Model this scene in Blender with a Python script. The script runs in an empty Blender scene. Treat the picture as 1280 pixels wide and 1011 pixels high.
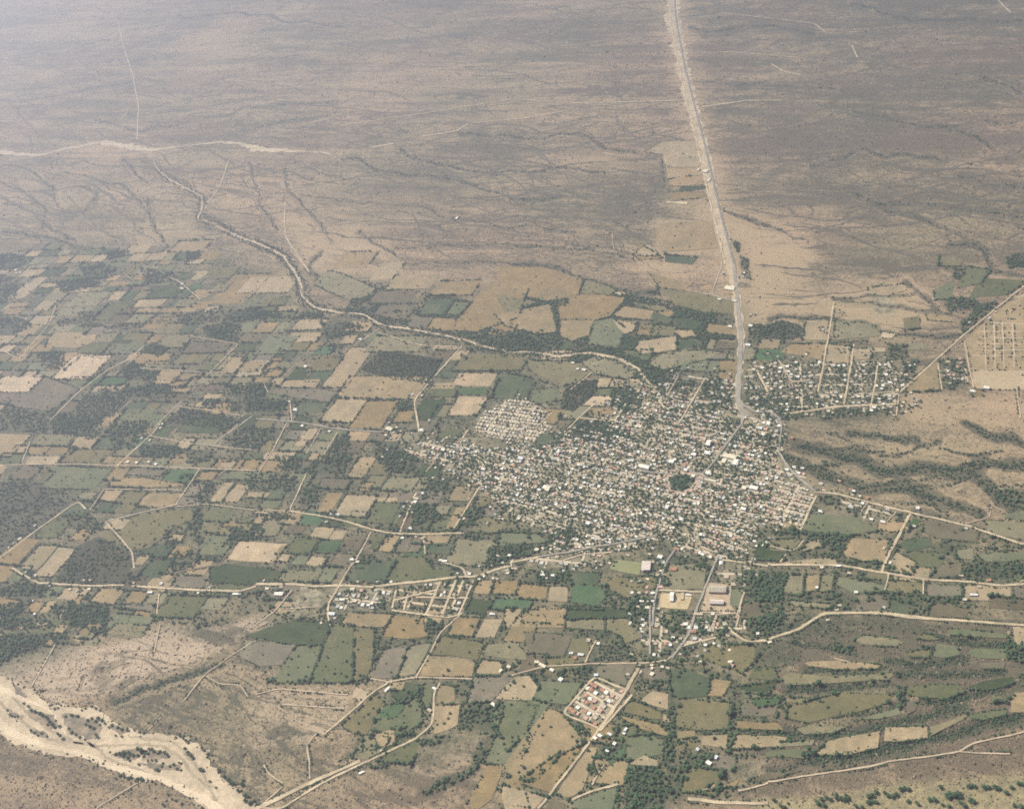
import bpy, math, random
import numpy as np
from mathutils import Matrix, Vector

rng = np.random.default_rng(7)
random.seed(7)
scene = bpy.context.scene
COL = scene.collection

# ------------------------------------------------------------------ camera
ALT = 2400.0                       # flying height in metres
PITCH, ROLL = math.radians(38.0), math.radians(-12.0)
FOC = 1350.0 / 1280.0              # focal length over picture width
ca, sa, cr, sr = math.cos(PITCH), math.sin(PITCH), math.cos(ROLL), math.sin(ROLL)
FWD = np.array([0, ca, -sa]); X0 = np.array([1., 0, 0]); U0 = np.array([0, sa, ca])
RT = cr * X0 + sr * U0
UP = -sr * X0 + cr * U0
cam_data = bpy.data.cameras.new('camera')
cam_data.sensor_fit = 'HORIZONTAL'; cam_data.sensor_width = 36.0
cam_data.lens = 36.0 * FOC
cam_data.clip_start = 1.0; cam_data.clip_end = 120000.0
cam = bpy.data.objects.new('camera', cam_data); COL.objects.link(cam)
cam.matrix_world = Matrix(((RT[0], UP[0], -FWD[0], 0), (RT[1], UP[1], -FWD[1], 0), (RT[2], UP[2], -FWD[2], ALT), (0, 0, 0, 1)))
scene.camera = cam

# ------------------------------------------------------------------ sky, sun, exposure
SUN_EL, SUN_AZ = math.radians(47.0), math.radians(-50.0)   # azimuth from +Y towards +X
world = bpy.data.worlds.new('World'); scene.world = world; world.use_nodes = True
wn = world.node_tree
sky = wn.nodes.new('ShaderNodeTexSky'); sky.sky_type = 'NISHITA'; sky.sun_disc = False
sky.sun_elevation = SUN_EL; sky.sun_rotation = SUN_AZ
wn.links.new(sky.outputs[0], wn.nodes['Background'].inputs[0])
wn.nodes['Background'].inputs[1].default_value = 0.065
sd = bpy.data.lights.new('sun', 'SUN'); sd.energy = 5.0; sd.angle = math.radians(0.5); sd.color = (1.0, 0.93, 0.745)
sun = bpy.data.objects.new('sun', sd); COL.objects.link(sun)
tosun = Vector((math.sin(SUN_AZ) * math.cos(SUN_EL), math.cos(SUN_AZ) * math.cos(SUN_EL), math.sin(SUN_EL)))
sun.rotation_euler = tosun.to_track_quat('Z', 'Y').to_euler()
vs = scene.view_settings
scene.display_settings.display_device = 'sRGB'
vs.view_transform = 'Standard'; vs.look = 'None'; vs.exposure = 1.38; vs.gamma = 1.0; vs.use_curve_mapping = False

HAZE_DENSITY, HAZE_COLOR, HAZE_G = 1.32e-4, (0.75, 0.785, 1.0), 0.67
scene.cycles.use_denoising = False; scene.cycles.use_adaptive_sampling = False; scene.cycles.pixel_filter_type = 'GAUSSIAN'; scene.cycles.filter_width = 2.0

# ------------------------------------------------------------------ survey: from the photograph to the ground and back
def G(p):
    """photo pixels (n,2) -> ground metres (n,2) on the plain z=0"""
    p = np.asarray(p, float).reshape(-1, 2)
    u = (p[:, 0] - 640) / 1350.0; v = -(p[:, 1] - 505.5) / 1350.0
    d = FWD[None] + u[:, None] * RT[None] + v[:, None] * UP[None]
    t = ALT / -d[:, 2]
    return d[:, :2] * t[:, None]
def P(g):
    g = np.asarray(g, float).reshape(-1, 2)
    r = np.column_stack([g, np.full(len(g), -ALT)])
    z = r @ FWD
    z = np.where(z < 1, 1, z)
    return np.column_stack([640 + 1350 * (r @ RT) / z, 505.5 - 1350 * (r @ UP) / z])
def DEPTH(g):
    g = np.asarray(g, float).reshape(-1, 2)
    return np.column_stack([g, np.full(len(g), -ALT)]) @ FWD

# ------------------------------------------------------------------ rasters of the survey (photo pixel grid with a margin)
MX, MY, RW, RH = 200, 160, 1680, 1331
def raster(): return np.zeros((RH, RW), np.float32)
def fill_poly(img, pts, val=1.0, mode='max'):
    pts = np.asarray(pts, float) + (MX, MY)
    x0, y0 = np.floor(pts.min(0)).astype(int); x1, y1 = np.ceil(pts.max(0)).astype(int)
    x0 = max(x0, 0); y0 = max(y0, 0); x1 = min(x1, RW - 1); y1 = min(y1, RH - 1)
    if x1 < x0 or y1 < y0: return
    yy, xx = np.mgrid[y0:y1 + 1, x0:x1 + 1]
    m = inside(np.column_stack([xx.ravel(), yy.ravel()]), pts).reshape(xx.shape)
    s = img[y0:y1 + 1, x0:x1 + 1]
    if mode == 'max': s[m] = np.maximum(s[m], val)
    else: s[m] = val
def inside(q, pts):
    q = np.asarray(q, float); pts = np.asarray(pts, float)
    r = np.zeros(len(q), bool)
    j = len(pts) - 1
    for i in range(len(pts)):
        xi, yi = pts[i]; xj, yj = pts[j]
        if yi != yj:
            c = ((yi > q[:, 1]) != (yj > q[:, 1])) & (q[:, 0] < (xj - xi) * (q[:, 1] - yi) / (yj - yi) + xi)
            r ^= c
        j = i
    return r
def draw_line(img, pts, w, val=1.0):
    pts = np.asarray(pts, float) + (MX, MY)
    for a, b in zip(pts[:-1], pts[1:]):
        x0, y0 = np.floor(np.minimum(a, b) - w - 1).astype(int); x1, y1 = np.ceil(np.maximum(a, b) + w + 1).astype(int)
        x0 = max(x0, 0); y0 = max(y0, 0); x1 = min(x1, RW - 1); y1 = min(y1, RH - 1)
        if x1 < x0 or y1 < y0: continue
        yy, xx = np.mgrid[y0:y1 + 1, x0:x1 + 1]
        d = b - a; L = max(d @ d, 1e-6)
        t = np.clip(((xx - a[0]) * d[0] + (yy - a[1]) * d[1]) / L, 0, 1)
        dist = np.hypot(xx - a[0] - t * d[0], yy - a[1] - t * d[1])
        m = np.clip(w / 2 + 0.5 - dist, 0, 1) * val
        s = img[y0:y1 + 1, x0:x1 + 1]; np.maximum(s, m, out=s)
def blur(img, r, n=2):
    k = np.ones(2 * r + 1) / (2 * r + 1)
    for _ in range(n):
        p = np.pad(img, ((r, r), (0, 0)), 'edge'); c = np.cumsum(np.vstack([np.zeros((1, p.shape[1])), p]), 0)
        img = (c[2 * r + 1:] - c[:-2 * r - 1]) / (2 * r + 1)
        p = np.pad(img, ((0, 0), (r, r)), 'edge'); c = np.cumsum(np.hstack([np.zeros((p.shape[0], 1)), p]), 1)
        img = (c[:, 2 * r + 1:] - c[:, :-2 * r - 1]) / (2 * r + 1)
    return img.astype(np.float32)
def sample(img, p):
    x = np.clip(p[:, 0] + MX, 0, RW - 1.001); y = np.clip(p[:, 1] + MY, 0, RH - 1.001)
    x = np.nan_to_num(x); y = np.nan_to_num(y)
    i = x.astype(int); j = y.astype(int); fx = x - i; fy = y - j
    return (img[j, i] * (1 - fx) * (1 - fy) + img[j, i + 1] * fx * (1 - fy) + img[j + 1, i] * (1 - fx) * fy + img[j + 1, i + 1] * fx * fy)

# ------------------------------------------------------------------ node material helper
class NT:
    def __init__(self, name, rough=0.95):
        self.m = bpy.data.materials.new(name); self.m.use_nodes = True
        self.t = self.m.node_tree; self.b = self.t.nodes['Principled BSDF']
        self.b.inputs['Roughness'].default_value = rough
        self.b.inputs['Specular IOR Level'].default_value = 0.15
        self.geo = None
    def n(self, kind, **kw):
        x = self.t.nodes.new(kind)
        for k, v in kw.items(): setattr(x, k, v)
        return x
    def l(self, a, b): self.t.links.new(a, b)
    def pos(self):
        if not self.geo: self.geo = self.n('ShaderNodeNewGeometry')
        return self.geo.outputs['Position']
    def mapping(self, scale, rot=0.0, src=None):
        if rot:
            r = self.n('ShaderNodeMapping'); r.inputs['Rotation'].default_value = (0, 0, rot); self.l(src or self.pos(), r.inputs['Vector']); src, rot = r.outputs[0], 0.0
        m = self.n('ShaderNodeMapping'); m.inputs['Scale'].default_value = scale; m.inputs['Rotation'].default_value = (0, 0, rot)
        self.l(src or self.pos(), m.inputs['Vector']); return m.outputs[0]
    def noise(self, scale, detail=3, rough=0.55, vec=None, dist=0.0):
        x = self.n('ShaderNodeTexNoise'); x.inputs['Scale'].default_value = scale; x.inputs['Detail'].default_value = detail
        x.inputs['Roughness'].default_value = rough; x.inputs['Distortion'].default_value = dist
        self.l(vec or self.pos(), x.inputs['Vector']); return x.outputs['Fac']
    def shifted(self):
        v = self.n('ShaderNodeVectorMath', operation='ADD'); self.l(self.pos(), v.inputs[0]); v.inputs[1].default_value = (931.0, -377.0, 55.0); return v.outputs[0]
    def attr(self, name):
        a = self.n('ShaderNodeAttribute'); a.attribute_name = name; return a.outputs['Fac']
    def ramp(self, src, lo, hi, a=0.0, b=1.0):
        r = self.n('ShaderNodeMapRange'); r.interpolation_type = 'SMOOTHSTEP'
        for i, v in enumerate((lo, hi, a, b)): r.inputs[i + 1].default_value = v
        self.l(src, r.inputs[0]); return r.outputs[0]
    def math(self, op, a, b=None):
        x = self.n('ShaderNodeMath', operation=op)
        for i, v in enumerate((a, b)):
            if v is None: continue
            if isinstance(v, (int, float)): x.inputs[i].default_value = v
            else: self.l(v, x.inputs[i])
        return x.outputs[0]
    def mix(self, fac, a, b, kind='MIX'):
        x = self.n('ShaderNodeMix', data_type='RGBA', blend_type=kind)
        for s, v in ((x.inputs[0], fac), (x.inputs[6], a), (x.inputs[7], b)):
            if isinstance(v, (int, float)): s.default_value = v
            elif isinstance(v, tuple): s.default_value = v + (1.0,)
            else: self.l(v, s)
        return x.outputs[2]
    def done(self, col):
        self.l(col, self.b.inputs['Base Color']); return self.m

def mesh_np(name, verts, faces_flat, counts, mats, mat_idx=None, attrs=None, smooth=False):
    me = bpy.data.meshes.new(name)
    verts = np.asarray(verts, np.float32); faces_flat = np.asarray(faces_flat, np.int32); counts = np.asarray(counts, np.int32)
    me.vertices.add(len(verts)); me.vertices.foreach_set('co', verts.ravel())
    me.loops.add(len(faces_flat)); me.loops.foreach_set('vertex_index', faces_flat)
    me.polygons.add(len(counts)); st = np.concatenate([[0], np.cumsum(counts)[:-1]]).astype(np.int32)
    me.polygons.foreach_set('loop_start', st); me.polygons.foreach_set('loop_total', counts)
    for m in mats: me.materials.append(m)
    if mat_idx is not None: me.polygons.foreach_set('material_index', np.asarray(mat_idx, np.int32))
    me.polygons.foreach_set('use_smooth', np.full(len(counts), smooth))
    me.update(calc_edges=True); me.validate()
    for k, v in (attrs or {}).items():
        a = me.attributes.new(k, 'FLOAT', 'POINT'); a.data.foreach_set('value', np.asarray(v, np.float32))
    return me
def link(name, me, parent=None):
    o = bpy.data.objects.new(name, me); COL.objects.link(o)
    if parent: o.parent = parent
    return o
def tag(o, label=None, cat=None, group=None, kind=None):
    if label: o['label'] = label
    if cat: o['category'] = cat
    if group: o['group'] = group
    if kind: o['kind'] = kind
    return o
# ------------------------------------------------------------------ the survey itself, sheet by sheet
Q4 = 0.2502
FIELDS, ROADS, TREES, GULLY, SOFT = [], [], [], [], []
def pts_of(s, ox, oy, k):
    a = np.array([[float(c) for c in q.split(',')] for q in s.split()])
    return a * k + (ox, oy)
def sheet(ox, oy, k, text):
    """F class points | R width points | T density points | D width points (dark scrub gully) | S kind points (soft ground tone)"""
    for line in text.strip().splitlines():
        line = line.strip()
        if not line: continue
        kind, arg, rest = line.split(None, 2)
        q = pts_of(rest, ox, oy, k)
        if kind in 'FST' and k == Q4:      # what runs on beyond the sheet's edge is carried on over it
            e = q.copy(); lx, ly = ox + 1278 * k, oy + 1009 * k
            e[:, 0] += np.where(q[:, 0] >= lx, rng.uniform(3, 26, len(q)), np.where(q[:, 0] <= ox + 1, -rng.uniform(3, 26, len(q)), 0))
            e[:, 1] += np.where(q[:, 1] >= ly, rng.uniform(1, 9, len(q)), np.where(q[:, 1] <= oy + 1, -rng.uniform(1, 9, len(q)), 0)); q = e
        if kind == 'F': FIELDS.append((arg, q))
        elif kind == 'R': ROADS.append((arg, q))
        elif kind == 'T': TREES.append((float(arg), q))
        elif kind == 'D': GULLY.append((float(arg) * k, q))
        elif kind == 'S': SOFT.append((arg.rstrip('.0123456789'), q, float(arg.lstrip('abcdefghijklmnopqrstuvwxyz') or 1)))
sheet(0, 290, Q4, """
F L 70,712 222,718 150,800 0,800 0,785
F B 222,722 395,785 250,895 120,880 0,850 0,805 150,805
F L 340,640 395,605 550,635 410,765 300,715
F T 240,540 270,500 360,500 480,505 475,545 400,580 230,575
F O 480,550 490,515 610,500 550,555
F O 615,525 650,500 760,505 740,550
F T 745,550 765,500 800,545 770,560
F T 690,480 790,420 880,430 820,460 700,495
F G 400,570 550,555 520,610 380,600
F G 590,555 700,570 660,610 560,610
F O 380,310 430,285 540,315 480,370 350,370 360,330
F O 270,400 350,370 470,380 460,415 300,420
F T 660,365 720,325 830,345 800,370 700,380
F G 490,410 560,350 640,365 590,440 480,440
F T 885,385 950,350 990,395 930,405
F T 970,350 1000,340 1050,375 1020,390
F T 945,225 985,185 1035,210 985,250
F T 1140,235 1200,190 1270,240 1250,330 1200,390 1160,320
F T 670,620 700,600 790,615 865,610 830,660 770,665
F T 800,680 890,690 880,755 770,760
F T 890,720 960,700 1020,735 900,745
F T 1085,690 1150,615 1235,630 1190,700 1100,705
F T 1200,690 1240,640 1280,640 1280,730 1200,715
F B 1000,755 1130,765 1110,795 970,790
F T 860,780 950,780 945,805 860,800
F Y 985,860 1025,800 1105,815 1050,885
F T 570,785 610,755 640,770 600,790
F K 850,930 900,880 1190,930 1160,985 1010,975 830,950
F K 390,860 430,800 600,830 650,830 570,920 440,930 380,910
F T 170,385 220,340 290,340 260,380 200,400
F T 130,260 170,220 220,230 180,290 120,300
F T 240,290 280,270 320,300 290,315
F O 800,540 900,500 960,540 900,590 800,570
F B 960,545 1150,565 1120,610 1000,600 940,570
F O 870,640 930,600 1040,620 1010,660 900,660
F O 1060,275 1110,245 1135,290 1100,310
F O 1060,165 1120,180 1190,200 1130,240 1040,220
F O 640,165 700,150 720,180 660,220 620,210
F T 770,100 830,90 860,120 780,150 730,140
F T 980,130 1040,90 1110,120 1050,150
F T 20,400 60,370 120,400 60,420
F T 115,590 190,510 240,520 150,600 100,625
F D 720,270 860,270 900,310 860,345 760,320
F G 560,960 660,860 800,900 720,1000 580,1000
F T 60,340 110,250 190,270 120,330
F T 640,60 760,70 700,120 650,100
F T 850,50 980,40 1050,80 960,110
F O 330,150 420,140 400,175 320,170
T 130 0,120 60,110 180,130 110,180 0,190
T 150 400,180 520,160 600,190 560,230 430,240
T 150 280,250 420,230 520,260 400,290 300,300
T 120 540,100 640,90 650,120 530,140
T 130 930,100 1000,90 1000,130 930,160
T 110 0,430 100,430 170,470 100,500 0,500
T 110 280,440 400,430 520,470 400,480 290,470
T 100 390,400 470,400 480,440 400,440
T 130 1000,480 1130,450 1220,470 1180,550 1060,540
T 120 1100,400 1279,370 1279,420 1170,450
T 110 180,600 330,600 300,690 200,680
T 140 600,690 660,650 810,680 770,760 640,740
T 120 650,770 840,760 880,820 800,850 680,820
T 130 250,910 330,900 520,950 470,1010 260,1000
T 70 0,880 230,900 240,1000 0,1000
T 120 1130,760 1279,750 1279,830 1180,833
T 150 715,575 760,560 850,580 790,625 720,600
T 90 400,780 560,690 610,660 560,640 410,770
T 70 0,210 90,230 80,330 0,380
T 80 480,780 700,780 640,830 520,830
T 80 700,180 860,200 900,250 720,260
T 70 960,830 1279,840 1279,900 1000,880
T 60 500,480 700,440 860,440 640,490
T 60 880,420 1100,380 1160,440 920,470
D 26 300,60 110,200 0,360
R 7 250,940 410,785 540,690 660,630 720,570
R 5 740,1010 880,870 930,830
R 5 480,990 660,840
R 5 890,870 1100,900 1220,920
R 6 1030,720 1190,560
R 5 950,520 1190,560
R 6 850,230 880,240 940,285 1000,340
R 6 100,630 240,470 280,370
R 5 0,590 90,630
R 6 1140,1010 1260,920
R 4 690,680 1000,700
R 5 360,605 550,635
R 5 290,70 100,215 60,250
R 4 600,190 540,220
R 4 620,205 660,240
""")
sheet(320, 290, Q4, """
F T 650,240 740,190 880,260 870,290 800,280
F T 560,240 640,150 700,150 740,190 650,245
F T 430,100 590,100 600,130 520,200 400,165
F O 380,195 480,230 600,285 545,325 470,340 440,330 290,265 340,200
F T 880,270 950,230 1020,260 1110,290 1060,340 900,290
F T 1000,440 1090,340 1150,260 1280,290 1280,430 1100,500 990,490
F D 870,330 990,340 920,420 820,400
F O 790,330 860,310 830,350
F B 600,280 800,310 770,360 640,350 580,340
F B 640,350 770,370 780,430 680,450 590,400
F G 970,370 1000,345 1060,355 1030,410 960,410
F K 520,690 620,590 930,635 870,760 700,740
F T 430,640 590,560 600,590 380,790 320,775
F O 600,500 700,530 830,570 820,610 610,585 560,570
F T 450,720 520,720 840,770 800,835 480,830 430,800
F T 415,815 560,835 520,900 440,960 320,940
F T 560,835 705,845 690,900 610,1000 470,975 520,900
F T 210,430 320,440 350,470 310,495 180,490
F T 170,500 320,510 320,550 220,550 160,520
F T 440,515 500,515 490,560 440,560
F G 30,520 160,520 200,560 130,610 20,610
F V 280,590 370,560 390,590 360,620 280,615
F D 160,720 200,670 270,690 230,740 150,735
F O 250,650 400,620 440,640 380,690 270,700
F D 270,690 360,690 400,700 330,760 270,740
F T 60,640 130,620 110,670 30,720
F T 60,690 150,680 120,720 40,725
F T 110,750 180,730 310,760 300,780 150,775
F B 90,770 280,780 400,800 360,860 290,840 200,830 80,810
F D 220,840 350,870 330,915 190,890
F T 700,895 780,890 800,955 690,950
F D 800,840 960,830 890,950 820,930
F G 820,820 890,760 1040,790 960,830
F L 945,880 1060,800 1150,860 1110,900 1000,930
F L 960,740 1090,690 1200,720 1180,770 1010,770
F D 1190,750 1280,710 1280,830 1210,820
F T 870,760 960,750 1020,790 890,770
F O 1060,600 1280,620 1280,700 1100,690 960,680
F T 0,230 60,215 190,260 150,310 0,300
F O 20,340 120,320 90,370 20,380
F T 880,565 1020,565 1010,590 900,585
F T 0,640 30,650 20,690 0,700
T 110 200,390 340,400 330,430 180,440
T 110 310,440 450,450 560,470 480,510 360,540
T 100 0,390 100,400 200,430 0,440
T 90 530,370 620,420 720,440 620,450 520,400
T 90 1070,520 1150,480 1280,510 1280,570 1120,560
T 120 0,820 150,840 160,900 0,890
T 140 0,750 50,760 40,820 0,820
T 150 710,845 780,850 780,890 700,890
T 80 480,330 560,330 600,370 520,400 460,370
T 70 360,560 440,560 420,610 360,600
T 80 1040,570 1200,590 1160,610 1040,600
T 60 680,390 780,390 820,430 720,450
D 22 330,100 250,180 340,250
R 5 610,500 740,545 850,570 1020,575
R 8 1030,570 870,745
R 9 870,745 790,840 800,910 815,1000
R 6 500,560 640,470
R 5 140,720 190,670
R 6 170,850 180,950
R a9 0,935 200,950 400,985 640,1000
R 5 200,420 260,370
R 4 150,0 180,100 250,180
R 4 40,760 60,800
""")
sheet(640, 290, Q4, """
F T 0,175 150,175 360,235 330,310 180,345 0,300
F O 0,310 130,350 0,410
F T 0,415 190,360 225,500 130,510 0,470
F T 225,325 410,310 570,330 490,420 420,440 240,440
F T 240,440 410,440 380,520 300,545 240,520
F G 410,445 500,430 560,480 530,580 380,560
F O 370,240 480,270 570,320 340,305
F L 500,310 540,290 580,315
F T 500,415 560,370 710,395 690,440 560,430
F O 580,350 760,370 780,400 720,395
F T 500,440 620,450 600,500 560,510
F T 640,460 740,480 720,520 620,515
F T 640,545 820,520 820,590 640,610 610,580
F T 790,490 900,490 920,520 850,530
F T 725,400 790,390 810,410 780,430
F D 700,430 720,400 800,430 790,460 700,450
F D 800,430 880,430 960,450 900,490 800,470
F D 820,550 900,530 950,560 830,590
F O 740,280 950,310 1120,340 1130,410 950,400 820,370
F O 680,660 760,600 960,590 1050,600 960,640 750,690
F G 860,640 1040,640 1030,700 830,690
F T 1030,700 1120,690 1110,740 1040,740
F T 980,460 1130,470 1130,520 970,500
F O 350,650 430,610 560,620 660,710 590,740 420,710
F O 60,640 330,650 400,700 330,750 250,770 100,700
F D 0,700 100,730 90,840 0,830
F G 90,790 230,780 240,840 120,860 80,840
F K 260,790 350,740 430,740 420,810 300,900 240,870
F D 540,790 640,790 640,870 560,850
F O 560,750 640,760 660,790 580,780
F Y 640,820 700,790 760,870 660,920
F T 160,880 270,890 210,960 140,950
F K 310,945 430,940 500,960 500,1010 300,1010
F T 380,880 500,880 540,910 430,930
F O 910,880 1010,870 960,930
F T 600,110 640,60 750,130 640,140
F D 760,115 930,130 900,165 760,150
F T 680,200 900,260 860,290 740,280
F L 940,270 1010,260 1000,290 940,290
F L 1060,280 1110,280 1110,315 1060,310
T 130 0,500 150,490 250,520 250,570 100,590 0,600
T 150 230,530 400,560 560,600 650,640 720,680 720,740 640,650 400,590
T 150 820,350 900,405 1130,430 1130,450 900,440
T 120 670,300 730,270 740,320
T 120 1090,40 1140,60 1130,110
T 110 1140,120 1180,140 1190,240 1150,220
T 80 1180,460 1280,470 1280,560 1190,540
T 130 640,700 760,690 760,800 700,760
T 75 960,700 1130,760 1100,880 960,900 880,940 940,800
T 70 1150,740 1280,820 1280,900 1150,880
T 160 195,345 285,330 270,365 205,375
T 200 200,380 215,380 240,500 225,505
T 70 760,720 920,740 860,860 780,830
T 80 500,760 580,760 640,900 540,900 480,820
D 24 0,160 200,165 370,240 480,270 600,300 740,300
D 16 0,75 150,80 300,72 480,80 600,115 750,138
D 16 500,415 620,460 760,480
D 22 560,610 760,605 830,590
D 12 490,425 560,370 590,330
R 5 1000,300 1050,170 1040,100 1060,0
R 5 870,290 1120,345
R 9 590,740 650,750 700,790 760,880
R 6 770,830 830,720
R 8 830,960 960,740
R 8 260,1000 420,850
R 8 340,930 490,945
R 6 290,790 400,700
R 9 1180,690 1220,690 1279,800
R 6 190,600 390,610
R 6 120,980 200,900
R 4 500,10 510,90
R 5 920,840 1000,850
S bare 700,0 1060,0 1060,110 760,115
S bare0.65 1150,0 1280,0 1280,260 1200,250
S bare 560,90 750,130 900,270 740,280 640,160
""")
sheet(960, 290, Q4, """
F T 260,340 310,330 400,420 330,430 215,410
F T 190,440 315,440 290,540 170,540
F O 335,440 560,460 560,520 330,540
F T 120,560 290,560 280,640 60,600
F T 305,560 420,575 400,660 290,650
F Y 450,580 590,580 590,600 460,600
F Y 570,500 640,510 620,530 560,530
F T 500,280 680,260 700,290 600,320 500,310
F G 830,290 930,240 920,330 830,340
F O 860,120 980,140 960,170 850,170
F G 980,170 1110,190 1060,260 940,280
F G 1060,230 1280,240 1180,320 1000,330
F T 790,410 900,420 930,450 800,440
F O 670,430 750,420 760,480 680,490
F O 700,560 800,560 780,590 690,590
F Y 1220,330 1280,280 1280,340
F O 1190,395 1280,385 1280,430 1200,435
F Y 975,545 1100,440 1200,350 1280,300 1290,690 1010,690
F T 700,740 850,640 870,790 690,800
F Y 1020,685 1280,690 1280,790 1030,785
F T 1020,790 1070,790 1070,825 1020,820
F K 0,480 70,440 170,470 190,520 100,540 0,530
S bare 0,0 180,20 260,180 60,250 0,260
S bare 0,280 200,280 270,320 210,400 0,400
S bare 660,800 980,830 1280,800 1280,930 900,930 660,930
S bare 300,240 700,240 900,420 600,520 330,430
T 130 960,450 1080,360 1140,350 1120,390 970,510
T 140 1180,130 1280,90 1280,180 1200,180
T 130 660,650 760,640 730,700 680,710
T 90 590,560 680,560 700,630 620,640
T 80 870,630 980,640 1000,760 940,790 870,780
T 70 0,870 400,890 600,880 640,900 300,940 0,940
T 130 930,180 990,190 960,240 920,230
T 110 860,330 1010,330 1120,380 900,400
D 20 0,440 70,420 330,440 500,470 700,520 960,525
D 14 300,550 430,560 500,540
D 16 330,340 600,370 930,410
D 12 300,325 740,310
D 24 690,250 760,310 830,350 850,420
D 22 860,180 1060,190 1280,220
D 40 900,50 1080,90 1110,180
R 8 1279,270 1180,350 960,530 660,800
R 6 655,810 640,920
R 9 330,350 300,520 270,700 250,800
R 9 430,560 380,860
R 8 550,650 510,900
R 6 850,660 870,790
R 6 980,550 1025,780
R 7 50,640 120,750 210,740
R 9 70,910 380,870 640,860
R 6 440,810 650,800
R 5 1240,770 1260,930
R 6 1060,500 1280,500
R 6 1050,560 1280,560
R 6 1020,620 1280,620
R 6 1080,460 1090,680
R 6 1170,450 1180,680
R 7 1110,455 1280,462
R 7 1030,590 1280,592
R 7 1130,450 1136,680
R 7 1220,455 1232,680
R 7 1050,530 1280,531
""")
sheet(0, 530, Q4, """
F O 165,95 240,40 370,60 330,120 150,105
F T 380,65 520,55 470,110 440,130 350,110
F O 340,130 440,125 550,140 530,200 300,190
F T 0,50 60,40 110,100 60,160 0,160
F T 120,180 200,150 310,170 300,200 130,205
F T 0,210 60,210 0,270
F B 30,270 130,215 210,215 160,270 60,280
F B 180,290 250,220 260,260 210,300
F G 240,215 560,215 520,290 370,340 220,300
F O 370,360 500,330 470,370 400,380
F J 0,290 160,290 330,340 360,385 180,530 0,660
F T 545,310 570,270 720,270 790,280 900,290 930,310 720,320
F T 490,385 530,325 600,330 590,385
F O 600,330 690,345 680,440 600,450 580,420
F T 700,345 910,345 880,400 700,430
F D 490,390 590,390 580,450 510,440
F B 640,225 830,220 820,260 640,255
F T 830,180 870,150 950,150 920,200 840,210
F T 1000,230 1090,240 1070,270 980,290
F O 600,560 650,470 860,430 980,430 960,480 860,520 800,580 740,620 640,630
F T 850,560 890,535 930,560 900,590 840,580
F T 680,660 750,640 730,690 690,720
F T 330,590 400,530 470,520 440,570
F T 0,680 120,580 170,560 180,600 100,710 0,700
F T 110,700 210,600 290,610 240,680 170,750
F T 240,680 300,620 380,600 320,700 240,780 170,750
F G 200,520 330,460 340,530 250,580 190,560
F J 300,750 380,610 500,560 640,640 660,700 620,800 260,800
F D 700,730 800,650 850,700 820,770 700,770
F O 1000,510 1120,500 1110,530 1000,540
F T 1110,490 1200,480 1180,510 1120,510
F L 1135,680 1180,590 1330,590 1370,620 1340,690
F G 1010,600 1150,600 1110,660 1000,650
F B 850,800 880,760 1040,740 1030,790 1000,820 850,820
F D 1050,720 1130,700 1279,720 1400,740 1380,790 1279,800 1050,790
F T 1060,380 1110,290 1160,290 1120,380 1070,400
F T 1120,395 1170,300 1240,300 1200,395
F T 1230,340 1280,340 1280,370 1230,370
F T 1100,200 1180,180 1170,220 1095,220
F G 1130,240 1279,240 1279,280 1110,280
F B 600,900 620,885 775,900 770,930 620,930
F T 670,940 770,935 750,965 660,960
F G 545,950 650,940 660,965 760,970 770,1010 540,1010
F G 800,860 1010,850 1000,960 800,980
F O 1020,870 1150,870 1100,930 1010,940
F T 480,820 600,830 600,880 460,900
F T 365,890 410,850 420,900 370,900
F T 0,930 30,870 100,880 60,930
F T 130,930 160,890 220,890 190,940
F T 200,940 240,880 280,880 240,950
F D 940,30 1060,60 1180,0 900,0
T 80 330,430 440,440 520,500 480,560 330,500
T 80 530,0 760,0 720,70 650,130 560,120
T 100 700,100 950,120 930,150 800,170 700,160
T 100 940,100 1080,130 1070,180 930,200
T 110 0,790 200,800 330,860 0,860
T 120 200,900 540,910 540,1000 330,1000
T 120 1130,520 1279,500 1279,580 1150,590
T 110 960,420 1010,420 1010,600 970,600
T 130 640,740 700,780 640,800
T 100 300,0 520,0 500,50 350,40
T 100 0,960 200,960 300,1010 0,1010
T 80 830,640 1000,630 1000,720 860,740
T 70 830,830 1160,845 1130,865 830,850
T 60 900,250 1000,250 980,330 900,300
T 70 1010,290 1090,290 1050,390 960,390
T 80 1080,10 1279,20 1279,130 1150,110
T 60 790,520 960,490 1000,560 830,620
R 6 0,205 300,200 580,205 830,215 1279,232
R 8 580,215 760,50 800,0
R 5 750,60 910,90 1060,110 1260,130
R 7 1000,220 880,400
R 6 110,190 150,90
R 6 520,325 450,430
R 5 520,325 910,330
R 8 0,670 180,530 390,385 430,425
R 7 530,490 660,640 670,720
R 6 530,485 700,445 890,400
R 8 60,720 110,750 200,795
R 10 200,795 420,808 620,805
R 11 660,810 980,830 1200,835 1279,810
R 6 795,850 785,950
R 5 880,410 1030,400 1279,430
R 4 300,970 320,930
R 4 1090,260 1130,230
R 6 1060,110 1190,0
R b6 840,790 880,740 1100,700 1140,640
""")
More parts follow.
